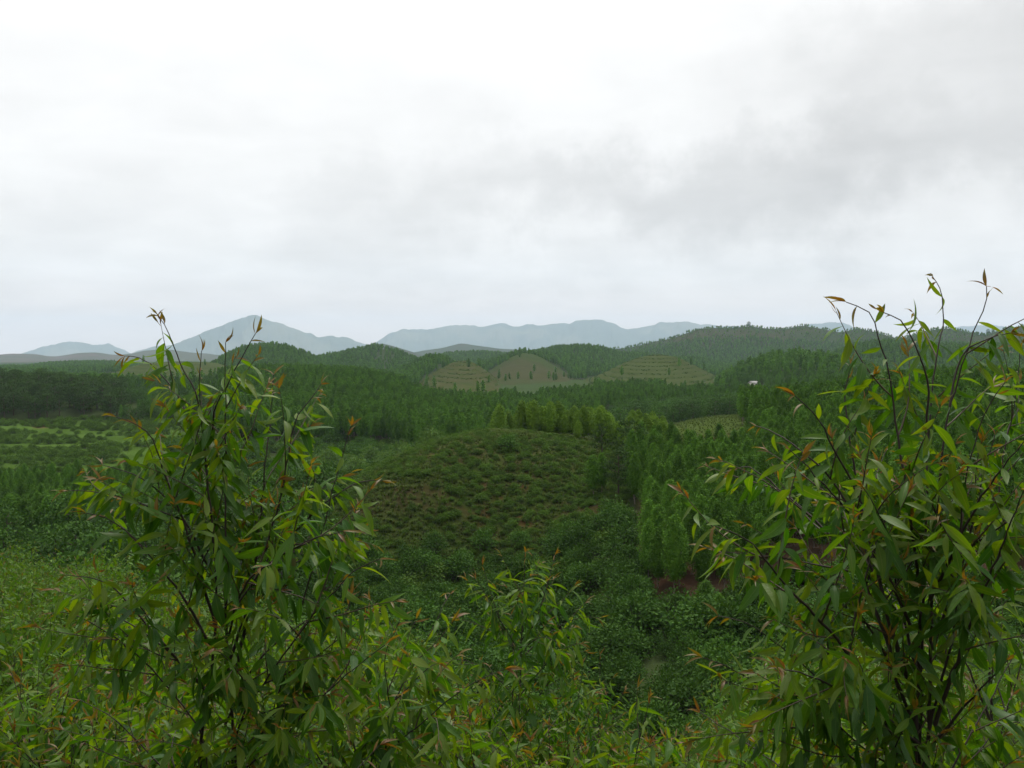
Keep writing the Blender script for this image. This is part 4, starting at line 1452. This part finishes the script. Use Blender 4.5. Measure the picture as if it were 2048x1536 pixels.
# --- the big sapling at the left
D = 3.8
sp_ = Sapling(41, 0.128, 1.75)
b0 = ground_base(430, D)
for pts, rad, sl, st, spc, sprd in (
        ([(400, 1536), (425, 1330), (432, 1180), (425, 1060), (405, 860), (398, 787), (403, 702)], 0.014, 0.34, 0.45, 0.11, 0.1),
        ([(470, 1536), (455, 1300), (450, 1150), (452, 950), (451, 876), (450, 760), (451, 685)], 0.012, 0.32, 0.5, 0.12, 0.2),
        ([(425, 1060), (414, 960), (408, 880), (393, 790), (362, 732), (337, 664), (316, 632)], 0.007, 0.26, 0.15, 0.085, 0.2),
        ([(452, 960), (432, 900), (427, 830), (455, 767), (489, 705), (511, 667)], 0.006, 0.24, 0.15, 0.085, 0.2),
        ([(460, 1400), (500, 1200), (520, 1050), (530, 930), (540, 850), (547, 750)], 0.009, 0.34, 0.2, 0.085, 0.35),
        ([(470, 1350), (510, 1170), (560, 1000), (588, 850), (620, 800), (642, 768)], 0.009, 0.30, 0.2, 0.09, 0.35),
        ([(455, 1330), (500, 1210), (560, 1100), (640, 1015), (720, 965), (765, 962)], 0.009, 0.42, 0.3, 0.068, 0.25),
        ([(470, 1480), (540, 1350), (620, 1240), (700, 1150), (760, 1118)], 0.009, 0.42, 0.3, 0.068, 0.3),
        ([(430, 1250), (380, 1080), (330, 950), (300, 870), (250, 838), (232, 834)], 0.008, 0.42, 0.3, 0.068, 0.3),
        ([(410, 900), (360, 800), (320, 745), (287, 719), (250, 712)], 0.005, 0.24, 0.15, 0.085, 0.2),
        ([(425, 1300), (370, 1200), (290, 1100), (220, 1040), (172, 1026)], 0.008, 0.42, 0.3, 0.068, 0.35),
        ([(410, 1500), (340, 1380), (250, 1290), (150, 1230), (105, 1226)], 0.008, 0.42, 0.3, 0.068, 0.35),
        ([(430, 1400), (320, 1280), (220, 1170), (132, 1150)], 0.008, 0.42, 0.3, 0.068, 0.35),
        ([(440, 1600), (560, 1480), (680, 1360), (770, 1290)], 0.009, 0.42, 0.3, 0.068, 0.35),
        ([(430, 1640), (330, 1540), (230, 1440), (160, 1400)], 0.009, 0.42, 0.3, 0.068, 0.35),
        ([(450, 1300), (490, 1170), (600, 1090), (685, 1062)], 0.007, 0.40, 0.25, 0.075, 0.3),
        ([(425, 1150), (355, 1020), (280, 955), (205, 930)], 0.007, 0.38, 0.25, 0.075, 0.3),
        ([(450, 1450), (510, 1330), (600, 1250), (665, 1205)], 0.007, 0.40, 0.25, 0.075, 0.3),
        ([(425, 1400), (335, 1300), (245, 1240), (185, 1215)], 0.007, 0.40, 0.25, 0.075, 0.3),
        ([(600, 1230), (645, 1060), (680, 930), (694, 880), (702, 852)], 0.004, 0.16, 0.45, 0.12, 0.1)):
    q = stem_pts(sp_.g, pts, D, sprd)
    if pts[0][1] >= 1480:
        q = [b0 + sp_.g.normal(size=3) * np.array([0.03, 0.03, 0]), b0 * 0.45 + q[0] * 0.55] + q
    sp_.stem(q, rad, sl, st, spc)
sp_.build('eucalyptus_sapling', 'tall leafy sapling at the left, its orange shoots reaching over the pointed mountain', b0)

# --- the big sapling at the right
D = 3.2
sp_ = Sapling(42, 0.122, 1.75)
b0 = ground_base(1835, D)
for pts, rad, sl, st, spc, sprd in (
        ([(1830, 1536), (1838, 1300), (1835, 1150), (1815, 1000), (1800, 900), (1787, 813), (1775, 735), (1759, 680), (1746, 637), (1722, 614), (1692, 604)], 0.015, 0.30, 0.35, 0.12, 0.1),
        ([(1838, 1536), (1845, 1250), (1852, 1050), (1855, 900), (1871, 727), (1878, 686), (1887, 637), (1880, 579), (1865, 553)], 0.012, 0.30, 0.4, 0.12, 0.15),
        ([(1855, 1536), (1862, 1250), (1870, 1080), (1885, 900), (1900, 813), (1931, 715), (1952, 653), (1972, 606), (1973, 573)], 0.013, 0.30, 0.35, 0.12, 0.15),
        ([(1855, 860), (1855, 754), (1835, 705), (1818, 665), (1795, 635), (1767, 625)], 0.005, 0.18, 0.3, 0.12, 0.1),
        ([(1900, 813), (1923, 711), (1982, 676), (2021, 666)], 0.005, 0.2, 0.2, 0.09, 0.1),
        ([(1850, 1500), (1900, 1300), (1920, 1150), (1925, 1000), (1960, 850), (2010, 765)], 0.010, 0.36, 0.2, 0.09, 0.3),
        ([(1830, 1400), (1780, 1250), (1745, 1100), (1720, 1000), (1700, 880), (1690, 790), (1700, 735)], 0.010, 0.34, 0.2, 0.09, 0.3),
        ([(1800, 1350), (1720, 1150), (1640, 1050), (1560, 980), (1500, 935), (1465, 940)], 0.009, 0.38, 0.28, 0.072, 0.3),
        ([(1790, 1480), (1690, 1300), (1580, 1180), (1500, 1085), (1430, 1052)], 0.009, 0.38, 0.28, 0.072, 0.3),
        ([(1780, 1536), (1680, 1400), (1580, 1310), (1500, 1250), (1436, 1232)], 0.009, 0.38, 0.28, 0.072, 0.3),
        ([(1770, 1600), (1660, 1480), (1560, 1400), (1470, 1340), (1405, 1315)], 0.009, 0.38, 0.28, 0.072, 0.3),
        ([(1750, 1150), (1680, 980), (1600, 900), (1540, 862), (1512, 852)], 0.006, 0.24, 0.2, 0.09, 0.3),
        ([(1720, 1000), (1670, 900), (1630, 830), (1590, 792)], 0.005, 0.2, 0.2, 0.09, 0.2),
        ([(1870, 1450), (1940, 1250), (2000, 1100), (2048, 980)], 0.009, 0.38, 0.28, 0.072, 0.35),
        ([(1880, 1600), (1980, 1400), (2060, 1250)], 0.009, 0.38, 0.28, 0.072, 0.35),
        ([(1860, 1200), (1960, 1000), (2050, 880)], 0.008, 0.38, 0.28, 0.072, 0.35),
        ([(1820, 1250), (1740, 1080), (1640, 960), (1580, 900)], 0.007, 0.38, 0.28, 0.072, 0.3),
        ([(1830, 1450), (1765, 1300), (1690, 1190), (1610, 1130)], 0.008, 0.38, 0.25, 0.075, 0.3),
        ([(1845, 1400), (1800, 1200), (1772, 1050), (1755, 930)], 0.008, 0.34, 0.25, 0.08, 0.3),
        ([(1865, 1300), (1930, 1110), (1965, 960), (1990, 870)], 0.008, 0.36, 0.25, 0.075, 0.3),
        ([(1840, 1490), (1750, 1420), (1640, 1360), (1555, 1335)], 0.008, 0.38, 0.25, 0.075, 0.3),
        ([(1865, 1490), (1950, 1390), (2015, 1320)], 0.008, 0.38, 0.25, 0.075, 0.3),
        ([(1760, 1700), (1620, 1580), (1500, 1490), (1400, 1425)], 0.009, 0.36, 0.2, 0.085, 0.35)):
    q = stem_pts(sp_.g, pts, D, sprd)
    if pts[0][1] >= 1500:
        q = [b0 + sp_.g.normal(size=3) * np.array([0.03, 0.03, 0]), b0 * 0.45 + q[0] * 0.55] + q
    sp_.stem(q, rad, sl, st, spc)
sp_.build('eucalyptus_sapling', 'tallest leafy sapling at the right, its shoots rising into the sky', b0)

# --- more saplings round about
NEAR = [
    (43, 6.5, 0.15, 0.8, 'slim sapling with narrow leaves standing alone in the middle', [
        ([(1035, 1536), (1042, 1300), (1047, 1180), (1050, 1105)], 0.013, 0.78, 0.12, 0.07),
        ([(1042, 1330), (1010, 1260), (985, 1200), (965, 1130)], 0.006, 0.36, 0.2, 0.07),
        ([(1042, 1300), (1075, 1230), (1095, 1170), (1110, 1110)], 0.006, 0.36, 0.2, 0.07)]),
    (44, 4.6, 0.16, 1.0, 'dark-leaved sapling between the left and middle saplings', [
        ([(740, 1536), (790, 1400), (850, 1290), (885, 1215), (900, 1188)], 0.010, 0.36, 0.15, 0.08),
        ([(715, 1536), (695, 1400), (692, 1270), (700, 1195)], 0.010, 0.36, 0.15, 0.08),
        ([(760, 1536), (850, 1440), (940, 1370), (1010, 1338)], 0.009, 0.34, 0.2, 0.08),
        ([(745, 1600), (780, 1450), (770, 1320), (800, 1240)], 0.009, 0.34, 0.2, 0.08),
        ([(740, 1700), (860, 1590), (960, 1530), (1040, 1500)], 0.009, 0.36, 0.2, 0.08),
        ([(720, 1640), (640, 1520), (600, 1420), (580, 1340)], 0.009, 0.36, 0.2, 0.08)]),
    (45, 5.0, 0.155, 1.0, 'leafy sapling in the bottom left corner', [
        ([(110, 1600), (120, 1450), (150, 1350), (190, 1290)], 0.010, 0.4, 0.1, 0.075),
        ([(100, 1600), (60, 1480), (40, 1400), (20, 1340)], 0.009, 0.4, 0.1, 0.075),
        ([(120, 1650), (220, 1540), (290, 1460), (330, 1420)], 0.009, 0.4, 0.1, 0.075),
        ([(90, 1700), (-20, 1560), (-60, 1480)], 0.009, 0.4, 0.1, 0.075)]),
    (46, 8.8, 0.13, 0.85, 'short slim sapling right of the middle one', [
        ([(1195, 1536), (1198, 1420), (1200, 1310)], 0.010, 0.6, 0.1, 0.09),
        ([(1195, 1500), (1230, 1430), (1250, 1380)], 0.007, 0.4, 0.1, 0.10)]),
    (47, 5.2, 0.155, 0.95, 'low sapling at the bottom edge right of the middle', [
        ([(1260, 1640), (1270, 1520), (1290, 1440), (1300, 1395)], 0.009, 0.42, 0.1, 0.075),
        ([(1250, 1640), (1190, 1540), (1150, 1470)], 0.008, 0.42, 0.1, 0.075),
        ([(1275, 1660), (1350, 1570), (1390, 1500)], 0.008, 0.42, 0.1, 0.075)]),
    (48, 3.9, 0.16, 1.0, 'dark broad leaves at the bottom edge below the left sapling', [
        ([(560, 1700), (570, 1590), (540, 1500), (500, 1440)], 0.009, 0.36, 0.1, 0.075),
        ([(570, 1720), (650, 1600), (720, 1530), (760, 1490)], 0.009, 0.36, 0.1, 0.075),
        ([(540, 1720), (440, 1620), (360, 1550), (300, 1500)], 0.009, 0.36, 0.1, 0.075)]),
    (49, 4.2, 0.135, 1.0, 'leafy sapling rising along the right edge of the picture', [
        ([(1990, 1600), (1978, 1300), (1985, 1100), (2010, 900), (2030, 800), (2042, 690)], 0.012, 0.36, 0.15, 0.11),
        ([(1995, 1500), (2050, 1300), (2080, 1150)], 0.009, 0.4, 0.1, 0.10),
        ([(1985, 1450), (1930, 1320), (1900, 1250)], 0.008, 0.36, 0.1, 0.10)]),
    (50, 6.0, 0.13, 0.95, 'sapling low between the middle and right saplings', [
        ([(1480, 1640), (1490, 1530), (1510, 1440), (1520, 1390)], 0.010, 0.45, 0.1, 0.075),
        ([(1490, 1660), (1560, 1560), (1610, 1500)], 0.008, 0.42, 0.1, 0.075)]),
    (51, 7.2, 0.13, 0.9, 'bushy sapling behind the left one, orange tipped', [
        ([(640, 1536), (650, 1400), (640, 1290), (650, 1220)], 0.011, 0.55, 0.1, 0.09),
        ([(635, 1500), (590, 1390), (570, 1310)], 0.008, 0.45, 0.1, 0.10)]),
    (52, 7.6, 0.13, 0.9, 'bushy orange tipped sapling at the left edge of the slope', [
        ([(270, 1536), (275, 1350), (262, 1230), (265, 1150)], 0.011, 0.6, 0.1, 0.09),
        ([(270, 1480), (220, 1330), (200, 1250)], 0.008, 0.45, 0.1, 0.10)]),
    (53, 7.0, 0.125, 0.85, 'sapling close behind the slim middle one at its left', [
        ([(900, 1600), (905, 1480), (915, 1390), (925, 1320)], 0.010, 0.5, 0.1, 0.075),
        ([(905, 1560), (860, 1450), (840, 1380)], 0.008, 0.42, 0.1, 0.08)]),
    (54, 6.6, 0.125, 0.85, 'sapling close behind the slim middle one at its right', [
        ([(1120, 1620), (1130, 1500), (1140, 1400), (1150, 1330)], 0.010, 0.5, 0.1, 0.075),
        ([(1125, 1560), (1170, 1450), (1190, 1400)], 0.008, 0.42, 0.1, 0.08)]),
]
for seed, px0, top, D, wide, lab in (
        (71, 330, 1330, 4.4, 150, 'low bushy sapling right behind the foot of the left sapling'),
        (72, 960, 1400, 4.8, 130, 'low bushy sapling in front of the slim middle one'),
        (73, 840, 1330, 5.6, 140, 'bushy sapling left of the slim middle one, behind the dark-leaved one'),
        (74, 1110, 1420, 5.0, 120, 'low sapling in front and to the right of the slim middle one'),
        (75, 1370, 1430, 5.4, 120, 'low sapling at the bottom edge below the gully'),
        (76, 200, 1400, 4.6, 150, 'low dense sapling near the bottom left corner'),
        (77, 560, 1260, 6.2, 150, 'bushy sapling rising between the left sapling and the dark-leaved one'),
        (78, 30, 1290, 6.0, 150, 'bushy sapling cut by the left edge of the picture'),
        (79, 1640, 1400, 4.6, 140, 'low sapling in front of the right sapling'),
        (80, 420, 1210, 7.0, 160, 'bushy sapling standing behind the stems of the left sapling'),
        (81, 1760, 1330, 5.6, 150, 'bushy sapling seen through the stems of the right sapling'),
        (82, 730, 1240, 7.4, 120, 'slim sapling standing above the dark-leaved one')):
    g = g_(seed)
    st = []
    for k in range(5):
        u = (k - 2) / 2 + g.normal() * 0.12
        tp = top + abs(u) * 90 + g.random() * 40
        st.append(([(px0 + u * wide * 0.25, 1640), (px0 + u * wide * 0.55, (1640 + tp) / 2), (px0 + u * wide * 0.85, tp + 70), (px0 + u * wide, tp)], 0.009, 0.40, 0.1, 0.085))
    NEAR.append((seed, D, 0.14, 0.95, lab, st))
for seed, D, lf, slim, lab, stems in NEAR:
    sp_ = Sapling(seed, lf, 1.25, slim)
    b0 = ground_base(stems[0][0][0][0], D)
    for k, (pts, rad, sl, st, spc) in enumerate(stems):
        q = stem_pts(sp_.g, pts, D, 0.2)
        if pts[0][1] >= 1480:
            q = [b0 + sp_.g.normal(size=3) * np.array([0.03, 0.03, 0]), b0 * 0.4 + q[0] * 0.6] + q
        sp_.stem(q, rad, sl, st, spc)
    sp_.build('eucalyptus_sapling', lab, b0, single=90)


# --- saplings farther down the near slope: whole plants repeated
def far_sapling(seed, H):
    sp = Sapling(seed, 0.17, 0.62, 0.95)
    g = sp.g
    for k in range(4):
        a = g.random() * 6.28
        lean = 0.08 + 0.30 * (k > 0) * g.random()
        top = np.array([math.cos(a) * lean * H, math.sin(a) * lean * H, H * (1.0 if k == 0 else 0.6 + 0.3 * g.random())])
        sp.stem([np.array([0, 0, -0.1]), top * np.array([0.3, 0.3, 0.35]), top * np.array([0.7, 0.7, 0.72]), top], 0.011, 0.55, 0.12, 0.13)
    ms = sp.mats(np.zeros(3))
    axs = np.array([m[:3, 1] for m in ms])
    pos = np.array([m[:3, 3] for m in ms]) + axs * 0.5
    nr = np.array([m[:3, 0] for m in ms]) * 0.36
    L = axs
    ages = np.array([l[4] for l in sp.lv])
    v = np.stack([pos - L * 0.5, pos - L * 0.08 + nr * 0.5, pos + L * 0.5, pos - L * 0.08 - nr * 0.5], 1).reshape(-1, 3)
    f = np.arange(len(v)).reshape(-1, 4)
    lm = np.where((ages == 2) & (np.arange(len(ages)) % 3 == 0), 1, 0)
    wv, wf, wm = merge([t for tb in sp.wood for t in tb[:1]] + [t for tb in sp.wood for t in tb[1::3]])
    stem = make_mesh('sapling_stem', wv, wf, [M['bark']], smooth_shade=True)
    fol = make_mesh('sapling_foliage', v, f, [M['sap_leaf'], M['sap_tip']], lm)
    av, af, am = merge([(wv, wf, 0), (v, f, 1)])
    am[len(wf):] = 1 + lm
    return stem, fol, make_mesh('sapling_whole', av, af, [M['bark'], M['sap_leaf'], M['sap_tip']], am)


SAP = [far_sapling(500 + k, 2.1 + 0.18 * k) for k in range(4)]
g = g_(60)
x, y = grid(-420, 2450, 7.5, 62, 1.15, 0.8, g)
px, r = px_of(x, y), np.hypot(x, y)
z = height(x, y)
k = seen(x, y, z + 1.8, 0.0) & ~((px > 860) & (px < 1440) & (r > 27)) & ~((px > 850) & (px < 960) & (r > 28) & (r < 46)) & ~((px > 1180) & (px < 1330) & (r > 26) & (r < 42))
# leave room round the saplings built one by one
for seed, D, *_rest in NEAR:
    bx = (_rest[3][0][0][0][0] - 1024) / F * D
    k &= np.hypot(x - bx, y - D) > 0.7
x, y, z = x[k], y[k], z[k]
o_ = np.argsort(np.hypot(x, y))
x, y, z = x[o_], y[o_], z[o_]
NSAP = 260
for k in range(min(NSAP, len(x))):
    rr_ = math.hypot(x[k], y[k])
    p_ = px_of(x[k], y[k])
    s = (0.72 + 0.45 * g.random()) * (0.8 if rr_ < 12 else 1.0) * (0.68 if 840 < p_ < 1450 else 1.0)
    where = 'left side' if p_ < 700 else ('middle' if p_ < 1300 else 'right side')
    far_ = 'near' if rr_ < 18 else 'lower'
    place_tree('slope_sapling', SAP[k % 4], x[k], y[k], z[k] - 0.05, (s, s), g.random() * 6.28,
               'young orange-tipped sapling among many on the %s slope, %s' % (far_, where), 'sapling', 'young saplings on the %s slope, %s' % (far_, where),
               parts=rr_ < 16, names=('stem', 'foliage'))
if len(x) > NSAP:
    plant_mass('sapling_thicket', 'countless young saplings farther down the near slope', sources_of([s[2] for s in SAP]), x[NSAP:], y[NSAP:], 0.7, 1.15, g, 1.0, 0.05)
# grass and low herbs between them
x, y = grid(-500, 2500, 2.2, 40, 0.33, 1.0, g)
k = (g.random(len(x)) < 0.55) & seen(x, y, height(x, y) + 0.6, 0.05)
plant_mass('slope_grass', 'grass and herbs covering the near slope', SRC_TUFT, x[k], y[k], 0.35, 0.85, g, 1.0, 0.03)

# ------------------------------------------------------------------ haze: the moist air between the eye and the far hills
hb = 25500.0
zb, zt = GROUND_MIN - 1.0, EYE + 680.0
zb = min(zb, EYE - 325.0)
v = [(sx * hb, sy * hb, zz) for zz in (zb, zt) for sx, sy in ((-1, -1), (1, -1), (1, 1), (-1, 1))]
f = [(3, 2, 1, 0), (4, 5, 6, 7), (0, 1, 5, 4), (1, 2, 6, 5), (2, 3, 7, 6), (3, 0, 4, 7)]
mh, t = new_mat('haze')
pv = t.n('ShaderNodeVolumePrincipled')
pv.inputs['Color'].default_value = (0.66, 0.82, 1.0, 1)
pv.inputs['Density'].default_value = 4.6e-5
pv.inputs['Anisotropy'].default_value = 0.1
oo = t.n('ShaderNodeOutputMaterial')
t.link(pv.outputs[0], oo.inputs['Volume'])
tag(link('haze', make_mesh('haze', v, f, [mh])), 'pale moist haze over the far hills', None, None, 'stuff')
